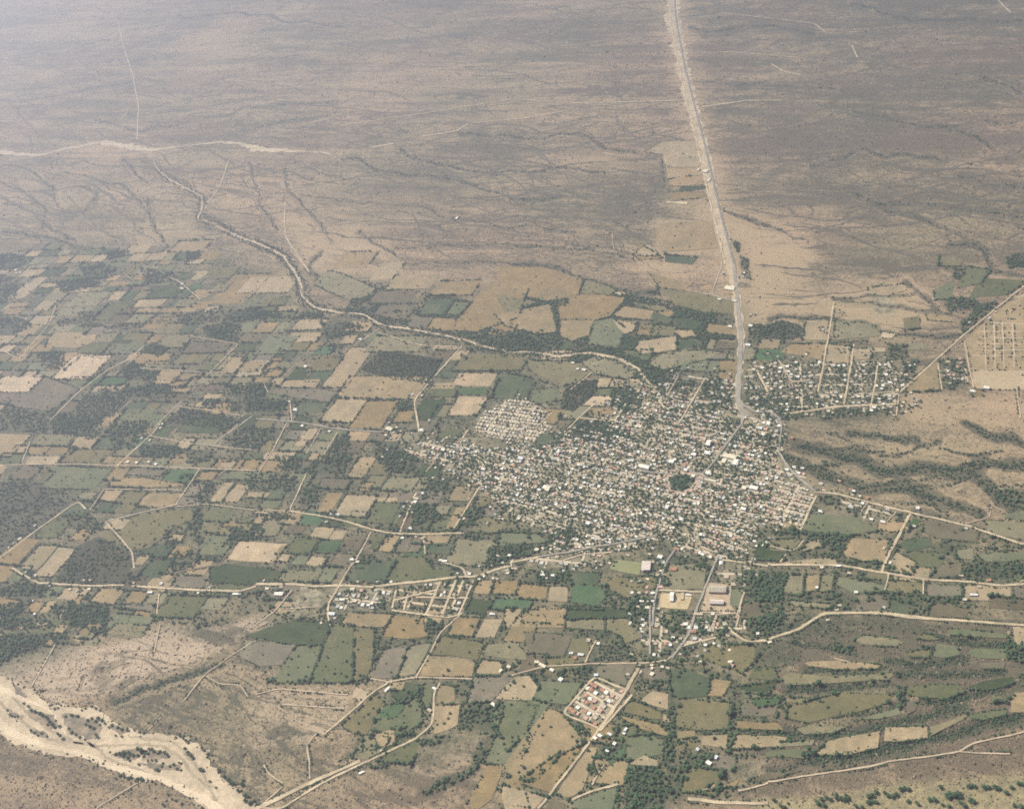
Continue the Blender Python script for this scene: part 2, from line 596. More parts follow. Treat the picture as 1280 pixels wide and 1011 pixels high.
sheet(320, 530, Q4, """
F T 200,110 240,20 320,20 250,110
F T 455,265 500,170 590,160 590,200 540,250 500,275
F O 640,290 680,255 800,280 790,340 700,330
F T 310,440 360,335 440,345 400,400 360,440
F T 385,450 460,345 610,360 540,470 400,455
F T 590,370 620,360 720,375 700,395 600,385
F G 610,395 760,400 730,500 560,490 540,470
F T 970,345 1020,310 1090,320 1080,370 1010,400 970,370
F O 1085,410 1110,355 1170,380 1160,410
F T 940,530 1010,410 1050,420 990,520
F T 360,560 400,525 460,545 420,590
F T 100,640 130,600 170,615 150,650
F T 75,680 100,650 170,650 160,690
F T 245,710 270,660 365,665 320,715
F O 110,770 150,730 320,740 310,790 130,790
F G 170,700 200,650 270,665 240,710
F Y 620,640 650,550 720,560 680,640
F B 690,630 740,560 835,565 830,640 700,640
F G 575,625 590,560 640,555 610,630
F D 480,700 660,670 700,690 640,790 440,800
F G 700,690 660,670 830,660 880,720 1030,740 1000,765 700,800 640,790
F O 950,670 1000,580 1210,580 1160,700 1050,710
F D 860,600 1000,590 960,660 860,640
F O 1230,590 1250,540 1280,540 1280,600
F O 30,480 140,460 120,560 20,560
F B 140,510 220,490 260,540 170,560
F G 180,560 300,570 280,650 190,650
F B 460,560 560,550 510,640 430,630
F B 320,270 470,280 460,320 330,320
F T 500,330 560,290 600,300 540,330
F T 1090,850 1100,780 1185,785 1175,850
F T 1190,785 1280,780 1280,860 1180,850
F D 1060,880 1180,870 1170,940 1050,940
F V 1170,880 1280,870 1280,930 1180,930
F G 900,50 960,20 1040,40 1000,80 920,80
F O 980,80 1060,50 1130,110 1000,110
T 110 400,50 480,60 450,140 360,140
T 110 100,150 230,170 220,230 90,230
T 150 320,150 480,150 440,260 230,240
T 120 600,170 700,130 820,170 820,250 650,240
T 70 590,90 760,90 740,160 600,160
T 80 0,240 220,260 190,330 0,330
T 130 780,400 900,420 940,480 780,510
T 100 1060,420 1140,420 1120,500 1000,520
T 100 1150,620 1280,600 1280,700 1140,720
T 80 820,270 970,270 960,350 830,380
T 90 250,300 320,300 300,420 210,400
T 100 480,660 600,660 620,690 500,700
T 110 830,640 900,670 1040,710 1000,730 870,700
T 60 0,820 180,830 80,930 0,950
T 120 10,440 170,440 200,480 30,480
T 80 580,500 860,510 1040,530 1040,545 650,540
T 50 400,830 660,840 660,920 380,930
T 160 540,900 640,900 640,925 560,925
T 90 1040,540 1240,530 1220,580 1050,580
R 6 10,250 80,140 150,0
R 6 340,150 410,40
R 5 250,150 320,30
R 7 170,430 250,250
R 6 0,440 60,445
R 9 170,435 380,470 470,490 570,525 660,545 860,550 1040,545
R 8 720,540 800,345
R 8 990,520 1120,310 1150,290
R 7 500,680 575,540
R 8 420,800 470,710 490,690
R 7 840,560 845,650
R 8 920,685 1040,720 1050,760
R 12 0,800 200,800 280,810 430,805 560,815 700,800 880,780 1050,760 1090,765 1200,725 1280,705
R 9 420,800 360,900 360,960 375,1010
R 6 0,1000 100,930 180,830
R 5 850,240 890,190
R 7 1030,75 1060,30
R 5 120,925 300,915
R 11 920,790 850,950
R 11 1000,780 930,950
R 9 1085,780 1010,960
R 9 700,830 680,920
R 9 690,880 800,855 900,830
R 8 800,865 1060,870
R 8 680,930 960,970 1020,950
R 8 760,850 740,930
""")
sheet(640, 530, Q4, """
F G 0,540 140,550 170,590 0,610
F T 20,870 40,800 180,810 170,880
F T 185,810 280,810 280,890 180,885
F V 290,890 300,800 440,810 470,860 430,910
F T 50,985 70,920 280,910 260,1000
F D 290,910 570,925 580,980 260,970
F O 440,770 720,760 720,820 640,850 560,870 450,800
F D 280,740 440,745 430,800 300,800
F O 780,700 970,700 960,820 750,830
F B 1140,970 1150,890 1280,880 1280,960
F O 760,950 840,950 830,1010 750,1000
T 130 80,110 170,110 170,150 100,140
T 110 480,40 560,20 600,60 520,90
T 120 320,0 500,0 480,80 400,100 320,60
T 110 590,190 660,180 660,200 570,205
T 110 170,540 300,500 310,590 190,600
T 100 780,660 970,690 960,740 780,700
T 130 740,780 780,760 800,800 760,820
T 110 560,870 720,860 700,1000 580,990
T 120 1100,800 1160,730 1280,740 1280,870 1150,880
T 110 60,760 300,700 290,790 50,800
T 100 0,600 140,610 130,660 0,680
T 60 1060,60 1280,40 1280,130 1100,110
R a9 700,1010 715,870 740,780 770,690 820,620
R a9 900,990 960,830 1030,660
R 9 740,830 960,840
R 12 0,690 130,665
R a9 130,665 290,640 430,610 510,600 720,560
R 7 220,690 350,650 500,640
R 9 1050,680 1279,710
R 6 940,940 1120,945
R 7 1120,970 1160,840
R 7 1000,1010 1020,950
R 8 940,610 1010,640
R a9 1150,0 1110,50 1050,130
R a8 640,235 800,250 1010,290
R a8 820,210 1000,280
R 6 780,140 830,230
""")
sheet(960, 530, Q4, """
F G 180,450 430,460 560,530 400,560 170,530
F T 370,650 420,570 600,580 590,690 450,680
F T 590,730 640,640 740,690 720,750
F B 780,480 960,500 1050,540 1040,590 840,570 770,540
F D 690,580 800,570 830,610 700,640 650,600
F O 10,630 0,580 150,570 180,610 120,640
F T 180,600 260,570 270,610 170,640
F T 80,690 330,660 350,700 90,700
F O 90,760 180,750 170,850 80,850
F T 185,760 260,750 250,830 190,840
F O 270,760 330,740 320,830 260,840
F G 350,760 600,810 570,840 420,840 340,800
F O 600,780 770,790 770,840 680,850 590,830
F B 790,800 960,810 970,860 800,860
F O 940,630 1030,620 1030,680 940,670
F G 1040,650 1280,640 1279,680 1080,690
F B 870,700 970,690 960,760 800,770
F O 1080,480 1280,490 1280,590 1100,540
F G 1170,450 1280,430 1280,490 1180,470
F B 820,900 900,890 1000,930 990,970 800,960
F O 100,880 330,900 300,920 140,910
F B 1100,860 1280,880 1279,930 1110,920
F Y 80,480 165,490 160,530 60,520
F V 705,510 725,470 755,475 745,515
S bare0.5 100,130 360,200 380,240 180,180
S bare0.5 390,230 450,190 560,280 860,265 840,300 580,310 450,280
S bare0.5 270,60 420,60 700,90 1100,100 1200,180 880,200 720,190 600,170 500,100
S bare0.5 870,310 1000,260 1100,360 1130,400 1000,420 800,350
S bare0.5 500,360 640,340 770,390 1000,440 1050,470 950,480 780,440
S bare0.5 930,225 1280,220 1280,260 1050,240
S bare0.5 260,290 400,310 500,360 330,330
D 40 60,140 140,190 250,250 400,275 500,320 700,310 820,360 960,420 1080,450
D 44 150,100 380,165 470,190 520,235 700,230 900,205 1100,190 1280,210
D 40 1000,240 1070,290 1150,370 1240,420 1280,415
D 24 400,40 600,70 760,75
D 30 980,0 1150,60 1280,110
D 18 560,170 700,150 860,90
D 10 200,110 400,120 560,140
D 10 640,330 760,320 860,335
D 10 880,320 960,290 1010,270
D 9 560,290 700,275 860,262
D 10 1080,330 1200,300 1280,290
D 9 300,60 420,90 520,110
D 10 860,130 1000,150 1180,140
D 9 620,380 760,400 900,450
D 8 160,190 260,215 340,235
D 24 850,220 900,250 1010,250
T 120 1140,330 1280,330 1280,390 1180,390
T 120 0,740 80,750 80,1000 0,1000
T 80 100,840 400,840 300,880 120,880
T 110 760,860 1000,870 800,900
T 100 960,690 1279,700 1279,780 1000,780
T 90 250,340 340,350 360,400 260,400
T 100 400,390 480,410 450,460 380,440
T 110 640,440 700,450 690,470 640,470
T 110 800,640 900,570 930,640 830,690
T 130 0,530 160,530 400,550 380,640 270,600 180,560 20,550
T 110 120,640 380,640 360,680 90,660
T 110 360,690 560,680 620,730 380,700
T 90 560,690 760,740 860,740 620,740
T 60 520,820 760,830 720,900 560,880
T 70 330,850 560,850 480,920 280,930
T 90 600,560 680,540 640,640 600,660
T 70 1100,540 1280,610 1280,640 1100,570
T 80 270,180 360,210 250,215
T 60 740,850 800,850 780,930 740,930
R 10 230,340 330,345 480,385 700,440 780,460 1000,510 1279,600
R 10 565,745 620,620 710,450
R 10 0,700 350,705 560,740 780,775 980,785 1160,810 1279,800
R 6 600,750 580,830
R 6 775,770 775,850
R 4 980,500 1100,465
R 4 1105,465 1120,410
R 10 170,1010 280,945 580,945 700,960 1279,1005
R 6 60,690 90,650
R 9 160,530 240,360
R 5 460,450 500,390
R 5 590,490 640,440
R 5 10,610 130,640 180,580
R a8 70,0 55,150
R 5 1240,800 1279,780
""")
sheet(0, 758, Q4, """
F T 360,170 380,140 415,150 400,185
F O 415,185 460,120 500,180 480,195
F T 210,190 260,160 280,200
F T 270,130 280,95 340,90 330,130
F T 170,90 220,70 230,110 180,110
F O 530,150 550,100 700,90 760,100 700,150
F T 70,110 120,80 110,120
S dark0.28 0,640 240,740 540,800 700,880 400,1100 -300,1100 -300,640
S pale 270,190 500,200 700,150 800,80 1050,100 1279,30 1279,100 1000,270 800,350 500,440 260,480 180,420 0,330
T 130 0,0 160,0 160,80 60,120 0,90
T 120 340,0 540,0 530,150 420,110 340,60
T 130 100,130 340,140 350,190 220,190 60,260 0,300 0,150
T 70 960,90 1160,50 1160,80 960,110
D 34 560,470 700,420 850,370 1000,320 1100,280
R 6 160,400 250,240 275,190
R 5 770,230 800,90
R 5 920,470 1030,330 1240,190 1279,170
R 4 1030,350 1100,390 1200,390 1240,450
R 5 480,1010 690,880
R 4 740,620 810,550
R 3 400,410 420,350
""")
sheet(320, 758, Q4, """
F D 0,145 180,70 370,80 330,190 205,190 0,150
F B 0,165 200,193 130,290 20,300 -20,250
F G 80,378 210,200 330,205 262,380
F G 267,378 370,120 395,85 490,95 480,380 400,380
F O 490,96 590,115 580,305 545,360 485,375
F T 390,50 490,30 680,40 640,105 550,100 540,60
F T 640,130 690,45 835,60 840,120 870,150 760,165 640,150
F B 570,360 640,220 740,190 760,200 700,355
F O 705,355 765,200 880,180 800,340
F T 930,150 1040,50 1130,60 1080,140
F T 1090,140 1140,60 1230,60 1200,160 1110,165
F T 1230,170 1280,40 1320,45 1310,180
F O 860,240 930,150 1140,180 1110,270 970,240
F T 815,345 860,245 960,250 1100,280 1080,350
F O 1140,245 1160,190 1280,170 1280,270
F T 1090,340 1130,265 1230,280 1220,340
F B 1055,480 1090,350 1280,350 1240,440 1170,475
F T 900,480 910,390 990,400 1000,470 960,490
F T 890,495 1020,490 1010,590 960,620 890,640 880,580
F D 670,420 750,370 830,390 830,440 700,460
F G 590,560 640,500 760,460 830,480 820,580 740,640 600,620
F V 620,530 670,490 760,480 700,550 610,560
F T 580,640 690,610 700,680 630,710
F T 660,380 745,375 735,415 670,415
F L 480,450 500,400 570,430 530,480
F O 430,590 610,430 640,460 560,640 500,640
F G 1140,780 1200,640 1250,480 1290,380 1420,420 1360,560 1280,720 1230,790
F T 1060,980 1130,850 1150,790 1240,800 1180,960 1100,1010
F T 1200,980 1260,860 1290,830 1290,1000
T 110 590,120 640,130 640,160 840,160 640,210 580,300
T 150 850,60 940,80 920,130 850,150
T 140 510,650 560,640 620,710 500,730
T 110 1010,600 1060,480 1240,470 1190,620 1050,620
T 110 1100,700 1180,620 1200,640 1120,800 1060,820
T 110 810,940 900,870 1080,800 1120,820 960,900 860,950
T 120 740,430 830,400 830,480 760,460
T 80 900,370 1060,380 1040,460 1000,460 990,400 920,390
T 80 40,350 260,385 560,365 560,385 60,390
T 70 850,650 960,640 980,670 820,710
T 60 720,600 820,590 760,650 700,650
S pale0.5 0,400 470,420 480,520 340,640 200,700 0,720
S dark0.2 100,1010 500,820 1000,640 1120,800 1000,1100
S pale0.6 900,640 1180,640 1050,800 700,900 640,880
S bare 220,640 300,600 420,580 330,660 240,680
D 14 1130,200 1080,360 1010,620
D 14 870,230 800,350
D 18 420,760 640,700 820,640
R 14 0,1010 100,965 280,875 450,805 520,770
R 9 0,1000 130,1010 330,880 560,770 800,660 880,590 890,520 890,430 920,380
R 9 -60,1040 60,990 200,920 330,850
R 8 340,640 480,520 580,430 660,380
R 6 660,375 800,350 1080,360
R 7 800,350 870,230 920,130 1030,30
R 5 570,360 680,380
R 5 0,440 110,410 460,440
R 5 130,490 440,510
R 6 270,860 265,740 250,700 310,620 340,640
R 5 30,990 150,890 60,830 40,790
R 4 0,110 60,80
""")
sheet(640, 758, Q4, """
F T 60,105 60,20 270,10 260,110
F T 0,10 50,10 40,100 0,110
F D 290,15 460,20 460,55 270,60
F O 265,105 270,70 460,60 460,120
F O 470,60 580,60 600,100 640,160 560,190 540,140 470,120
F B 60,130 270,140 300,170 260,250 100,250 70,190
F O 260,290 300,160 420,160 370,280
F K 410,285 430,190 600,200 630,260
F T 0,460 10,350 90,345 130,400 100,470
F G 110,460 150,370 350,380 280,490 170,480
F G 0,560 0,480 130,490 90,600 0,720
F T 0,820 170,510 230,520 340,640 350,690 240,740 100,870 40,860
F T 20,880 250,720 370,695 190,930 100,900
F T 220,930 390,700 430,700 350,920 280,960
F T 0,890 170,950 110,1010 0,1010
F B 200,960 270,980 260,1010 150,1010
F G 300,970 530,900 500,1010 310,1010
F B 640,310 760,290 780,370 700,370 620,360
F T 640,470 700,420 780,430 780,520
F O 560,500 600,470 750,530 750,570 690,560 560,530
F T 530,540 780,600 780,650 640,610
F T 750,540 790,540 790,580 755,575
F D 790,310 880,310 980,350 970,450 840,460 800,440
F T 975,450 1000,360 1100,370 1050,450
F O 810,580 850,460 1090,480 1080,610 940,620 830,600
F T 820,620 920,620 920,650 820,660
F T 945,690 950,640 1080,640 1070,710
F O 820,690 910,670 930,700 850,720
F T 1120,610 1125,570 1280,580 1279,620
F T 1090,710 1120,640 1279,650 1279,700
F B 1140,540 1140,490 1280,450 1280,550
F G 1150,460 1160,430 1280,460
F G 1180,360 1210,310 1280,300 1280,370
F D 1140,400 1280,370 1270,430 1130,410
F G 580,650 700,640 770,680 760,740 570,770
F T 580,780 660,740 730,770 730,800 600,790
F V 480,770 570,680 560,740 480,800
F T 920,925 1020,880 1010,910
F T 1030,905 1140,860 1120,900
F O 920,260 960,190 1200,190 1230,250 1150,330 1000,280
F B 430,280 440,290 630,270 570,400 420,340
T 110 795,460 810,460 810,760 740,800 770,560
T 120 1095,380 1140,370 1115,620 1075,700 1090,480
T 150 570,800 750,800 780,920 760,1010 560,1010
T 120 450,640 560,580 560,700 480,780 450,740
T 120 880,290 1100,340 1100,370 980,345
T 110 210,310 400,300 410,340 340,370 230,350
T 80 660,120 850,130 840,180 660,200
T 110 860,740 1050,720 1000,760 850,850
T 110 370,800 420,720 460,780 400,880
T 110 270,540 400,620 370,690 340,630
T 120 650,210 800,220 770,260 660,250
T 90 780,20 890,20 860,140 760,120
T 90 930,60 1010,60 990,150 910,150
T 90 1040,50 1120,50 1080,140 1010,150
T 80 780,800 900,800 880,940 780,960
T 110 1150,60 1280,40 1280,150 1180,150
T 70 830,180 930,190 900,240 840,240
S pale 1050,800 1279,720 1279,860 1020,880
D 14 600,465 760,530 800,540
D 14 530,535 800,655
D 16 820,600 1100,625 1280,630
D 20 0,470 130,485 40,750
D 14 250,735 100,880
R 6 0,345 160,300 400,285 640,280 780,270 850,200 920,180
R 13 640,290 570,420 430,620
R 8 600,440 440,620
R 9 430,620 180,950 130,1010
R 8 570,415 410,350 250,535 430,605
R 7 365,280 420,170
R 8 300,965 400,920 530,885
R a8 690,240 690,0
R a9 800,260 880,150 920,20
R 7 860,190 1020,155
R 7 1000,150 1020,40 1120,35
R 6 1120,100 1140,0
R 10 1090,120 1170,180 1279,170
R 5 400,890 460,790
R 12 880,960 1060,985 1279,980
R 6 1130,920 1279,880
R 7 640,285 770,270
""")
sheet(960, 758, Q4, """
F G 900,120 920,110 1060,120 1200,140 1190,160 1080,155 910,140
F O 740,160 770,130 870,160 830,170
F O 430,170 480,145 640,160 680,185 640,200 470,190
F G 820,250 840,185 950,200 960,240 880,260
F G 1000,230 1030,210 1190,210 1195,265 1020,255
F O 690,230 820,210 800,255 700,250
F T 180,285 200,275 370,270 570,290 550,310 330,315 200,300
F O 65,370 90,330 330,350 620,330 630,345 600,370 480,375 300,385 90,395
F G 690,440 700,400 800,390 960,390 980,420 900,460 760,455
F D 980,410 1100,370 1230,350 1230,380 1100,420
F O 90,480 110,455 240,460 220,490
F O 100,500 360,430 630,440 600,480 480,520 200,580 90,560
F G 440,570 660,500 670,540 560,560
F O 140,610 200,590 400,600 320,630 180,640
F T 580,675 585,600 795,600 800,655 640,678
F O 805,650 805,600 850,590 1020,530 980,560 880,610
F G 1000,540 1200,510 1190,540 1080,570 1010,560
F T 230,740 300,670 560,620 550,700 400,740
F O 60,680 240,665 220,690 60,700
F G 0,720 200,710 180,760 0,750
F B 0,830 160,820 40,860 0,870
F T 1210,530 1225,430 1280,430 1300,470 1290,530
F T 1220,100 1300,110 1300,220 1230,190
F G 1120,450 1170,440 1180,470 1110,480
F B 1050,280 1190,280 1180,310 1060,310
F B 690,470 760,460 740,520 690,540
F V 0,460 80,460 30,490 0,500
T 150 640,400 690,400 690,520 650,520
T 130 760,460 940,465 1040,420 1180,430 1170,450 1040,445 980,500 800,490
T 110 320,150 440,210 430,250 330,220
T 110 600,260 760,270 1000,255 1010,290 760,310 600,290
T 120 0,600 300,640 440,620 600,560 900,520 1000,500 1000,520 880,560 600,590 430,650 0,660
T 120 220,745 560,700 580,680 850,640 1050,570 1200,550 1280,530 1280,600 1100,620 850,680 560,760 220,770
T 110 80,395 340,390 480,380 620,375 620,400 480,415 300,420 90,420
T 100 640,330 900,320 1200,310 1200,345 900,360 640,360
T 110 800,130 920,150 1190,170 1200,200 950,190 840,170
T 110 170,305 400,320 560,305 600,320 400,340 180,330
T 90 150,40 280,60 480,130 330,160 120,120
T 100 0,190 120,180 170,260 60,330 0,320
T 90 0,640 60,600 100,680 40,760 0,720
T 60 300,50 700,60 900,110 740,140 460,120
T 110 1190,150 1280,210 1280,320 1200,260
T 110 1230,340 1280,330 1260,420 1200,470
T 90 160,690 230,700 200,760 160,760
T 60 200,780 560,740 900,700 640,760 300,820
S grassy 0,960 230,950 430,930 560,890 800,870 1279,830 1480,820 1480,1100 0,1100
S dark1.2 -40,330 150,130 300,40 580,50 700,70 1400,110 1400,760 960,725 600,790 0,880 -180,800 -60,700 -200,560 -90,440
D 40 0,640 300,645 450,625 620,570 900,530 1000,510
D 44 220,760 560,725 850,655 1050,585 1280,550
D 26 80,400 340,402 480,395 620,387
D 34 640,345 900,335 1200,325
D 36 800,140 920,162 1190,188
D 22 170,315 400,330 600,310
D 34 760,475 940,475 1040,432 1180,440
D 30 600,275 760,292 1000,270
D 26 100,180 330,215 440,235
D 20 90,430 330,420 470,395
D 20 350,540 560,520 700,480
D 26 0,820 260,760 430,745
S grassy0.4 150,330 600,260 600,560 150,640
S dark 0,880 600,790 960,730 1279,760 1279,830 800,865 560,885 200,940 0,940
S dark 960,720 1020,690 1279,640 1279,760
R 10 0,165 150,115 280,30 580,35 700,55 1279,92 1400,100
R 6 0,875 500,800 620,770 800,750 960,725 1020,680 1280,625
R 5 960,725 1210,735
R 4 330,260 400,275
""")
K3 = 0.3362
sheet(0, 0, K3, """
R 4 510,520 515,400 495,280 460,180 440,80
R 4 760,780 820,690 850,600
R 4 1150,1010 1060,880 1060,750
R 4 0,320 60,270
D 9 0,610 100,625 200,690 215,740
D 9 0,670 90,720 170,770 160,860
D 9 240,630 330,660 460,690 540,770
D 9 280,690 370,720 310,800
D 12 0,760 130,790 200,850 360,940
D 16 0,860 210,890 300,930
D 12 470,600 545,690
D 16 760,790 850,850 980,910 1100,990
D 12 1060,620 1070,700 1130,770 1200,830 1230,900
D 11 920,590 940,680 980,760 1040,860
D 10 520,490 700,460 900,400 1279,370
D 10 350,450 530,490
D 9 870,490 1279,420
D 8 0,390 200,360 500,300
D 8 150,210 380,150 600,90
D 12 650,60 900,50 1279,100
D 8 560,650 700,680 760,740
D 14 540,740 560,830 600,900
D 10 1120,620 1279,660
D 10 1140,720 1279,745
S bare 480,870 700,830 780,900 760,940 500,930
S bare 1000,820 1279,850 1279,1011 1180,1000
""")
sheet(425, 0, K3, """
D 16 0,590 70,590 140,640 250,660 430,660 540,700 650,740 820,730
D 14 210,550 300,590 440,630 600,640 860,620 980,650
D 12 0,740 90,770 260,760 400,810 560,830 880,860
D 14 180,930 400,910 700,910 920,930 1100,970
D 10 240,980 560,970 800,1000
D 14 440,500 700,510 900,500 1000,550 1120,580
D 14 60,850 120,900 240,960
S dark0.5 920,290 1100,260 1270,290 1270,350 1000,345
S dark0.5 1120,400 1270,420 1270,510 1150,460
S dark0.45 960,740 1020,690 1110,590 1200,580 1220,730 1150,860 960,860
S dark0.5 570,80 940,60 1180,90 1160,120 600,150
S dark 440,490 640,490 700,540 460,530
S dark 330,620 400,620 390,720 340,730
S bare 0,840 60,850 250,960 0,990
R 5 0,470 330,420 640,370 900,385 1279,375
R 7 300,510 430,490 480,460
R 5 480,460 700,440 860,410
R 9 110,550 200,535
""")
sheet(850, 0, K3, """
R 4 30,200 180,195 440,215
R 4 150,50 300,65 500,90 540,120
R 5 340,240 390,270 450,280
R 6 80,400 250,375 380,375
R 5 640,170 660,215
R 5 1180,0 1230,50
D 16 630,710 720,760 860,760
D 14 180,780 340,850 470,890
D 14 720,760 900,830 1100,890 1140,930
D 12 850,750 1100,790 1279,800
D 16 950,460 1060,490 1170,560
D 14 1040,650 1150,680 1279,700
D 16 1120,280 1279,350
D 12 30,110 300,100 500,130
D 12 50,300 300,310 600,340
D 14 640,420 900,470 1279,450
D 14 480,620 700,560 1000,590
D 16 640,20 900,80 1279,70
S dark0.6 120,400 400,390 560,440 500,500 200,520 110,460
S dark0.6 200,560 500,580 640,680 560,720 240,650
S dark0.7 700,20 1279,0 1279,100 900,90
S dark0.6 560,760 800,740 900,800 640,840
S dark0.42 90,0 1600,0 1600,820 900,760 500,720 130,560 50,300
S bare0.6 140,800 480,880 500,1010 260,1011
""")
sheet(780, 170, 0.15625, """
F T 170,130 300,50 560,40 630,130 600,250 330,250 310,150
F Y 340,340 340,260 580,270 640,300 580,325 360,340
F L 360,400 360,350 440,330 590,320 660,370 640,390 440,405
F D 440,440 450,410 670,398 680,420 560,435
F T 370,450 640,450 690,480 590,500 370,525
F T 250,760 290,700 700,680 755,900 300,930
F T 100,920 200,870 290,960 120,960
R 12 340,530 510,540
D 30 640,480 690,490
D 22 770,590 900,640 1050,680 1180,740
D 30 300,170 340,400
S bare0.6 780,640 880,650 1280,780 1280,1010 900,1010 840,740
""")
# ------------------------------------------------------------------ lines of the survey that are not on a sheet
HIGHWAY = np.array([(830, -130), (838, -40), (842, 25), (852, 80), (864, 130), (877, 180), (886, 220), (895, 260), (905, 300), (913, 330), (921, 370), (926, 420), (924, 470), (922, 505), (934, 522)], float)
WASH_FAR = [(-60, 186), (0, 190), (30, 194), (52, 193), (75, 188), (100, 183), (125, 178), (148, 183), (170, 186), (188, 187), (220, 184), (250, 180), (278, 178), (298, 179), (325, 187), (345, 188), (385, 190), (412, 194)]
WASH_FAR_W = [26, 34, 46, 38, 28, 22, 34, 52, 60, 40, 16, 10, 22, 26, 58, 48, 8, 18]
WASH_NEAR = [(186, 192), (197, 212), (212, 224), (233, 236), (252, 245), (252, 262), (247, 274), (268, 280), (290, 292), (318, 303), (340, 312), (354, 320), (368, 340), (376, 355), (378, 370), (392, 384), (424, 391), (455, 393), (470, 402), (480, 407), (520, 413), (560, 420), (582, 425), (605, 434), (640, 441), (668, 440), (700, 446), (735, 440), (768, 447), (798, 461), (812, 478), (826, 498)]
WASH_NEAR_W = [6, 8, 14, 8, 16, 14, 10, 8, 10, 8, 8, 18, 20, 18, 12, 20, 18, 12, 16, 12, 16, 14, 20, 16, 14, 12, 10, 12, 14, 16, 16, 10]
RIVER = pts_of("-40,290 0,335 60,370 110,395 160,410 200,455 240,480 330,490 420,512 470,488 500,505 520,540 560,565 600,590 690,610 720,630 760,632 830,642 890,640 940,660 980,680 1030,725 1055,760 1090,830 1130,880 1180,905 1230,960 1280,990 1330,1040 1400,1130 1080,1130 1000,1000 960,960 900,915 860,900 760,872 700,866 650,855 600,830 540,800 480,780 410,750 330,748 240,738 150,710 60,680 0,630 -60,590", 0, 758, Q4)

# ------------------------------------------------------------------ rasters
mask_road, mask_field, mask_tree, mask_gully = raster(), raster(), raster(), raster()
soft = {k: raster() for k in ('bare', 'dark', 'pale', 'yard', 'farm', 'grassy')}
FARM = [[(-200, 300), (0, 312), (75, 302), (160, 312), (250, 300), (320, 335), (380, 385), (430, 400), (560, 430), (700, 425), (760, 440), (830, 420), (930, 420), (960, 420), (1110, 440), (1120, 520), (985, 520), (985, 580), (1060, 640), (1160, 640), (1400, 720), (1400, 770), (1230, 770), (1060, 770), (1000, 800), (935, 845), (990, 880), (925, 935), (985, 965), (900, 1000), (800, 1010), (600, 1130), (640, 900), (560, 960), (440, 960), (480, 830), (330, 840), (330, 760), (250, 785), (130, 790), (20, 845), (-200, 830)],
        [(455, 350), (600, 380), (740, 360), (860, 380), (930, 380), (930, 450), (800, 470), (620, 430), (430, 390)],
        ]
for f in FARM: fill_poly(soft['farm'], f)
for kind, q, val in SOFT: fill_poly(soft[kind], q, val)
for cls, q in FIELDS: fill_poly(mask_field, q)
for dens, q in TREES: fill_poly(mask_tree, q, min(1.0, dens / 120))
def wiggle(q, amp):
    d = np.r_[0, np.cumsum(np.linalg.norm(np.diff(q, axis=0), axis=1))]; n = max(3, int(d[-1] / 5)); s = np.linspace(0, d[-1], n)
    o = np.column_stack([np.interp(s, d, q[:, 0]), np.interp(s, d, q[:, 1])])
    k = np.ones(5) / 5
    return o + np.column_stack([np.convolve(rng.normal(0, amp, n + 4), k, 'valid') for _ in range(2)])
GULLY = [(w * (1.35 if q[:, 0].mean() > 960 and 500 < q[:, 1].mean() < 670 else 1.0), wiggle(q, 4.0)) for w, q in GULLY]
for w, q in GULLY:
    far = q[:, 1].mean() < 330
    for a, b in zip(q[:-1], q[1:]):
        draw_line(mask_gully, [a, b], max(w * (0.62 if far else 1.1) * rng.uniform(0.45, 1.3), 1.9), rng.uniform(0.65, 1.0) if far else rng.uniform(0.6, 1.0))
ROADS += [('a12', np.array([(928, 506), (944, 516), (962, 514), (974, 522), (977, 532)], float)), ('a11', np.array([(974, 566), (983, 582), (998, 598), (1018, 614)], float)), ('a13', np.array([(930, 518), (927, 532)], float)), ('a9', np.array([(903, 562), (890, 580), (878, 592)], float))]
def road_px(q, wm): return wm / (DEPTH(G(q)).mean() / 1350.0)
ROADLIST = []
for code, q in ROADS:
    kind = code[0] if code[0] in 'ab' else 'd'
    wm = float(code.lstrip('ab')) * (0.70 if q[:, 1].mean() > 300 else 1.5)
    ROADLIST.append((kind, wm, q)); draw_line(mask_road, q, road_px(q, wm) + 2.0)
draw_line(mask_road, HIGHWAY, 15)
mask_sand = raster(); fill_poly(mask_sand, RIVER)
draw_line(mask_sand, WASH_NEAR, 3); draw_line(mask_sand, WASH_FAR, 4)

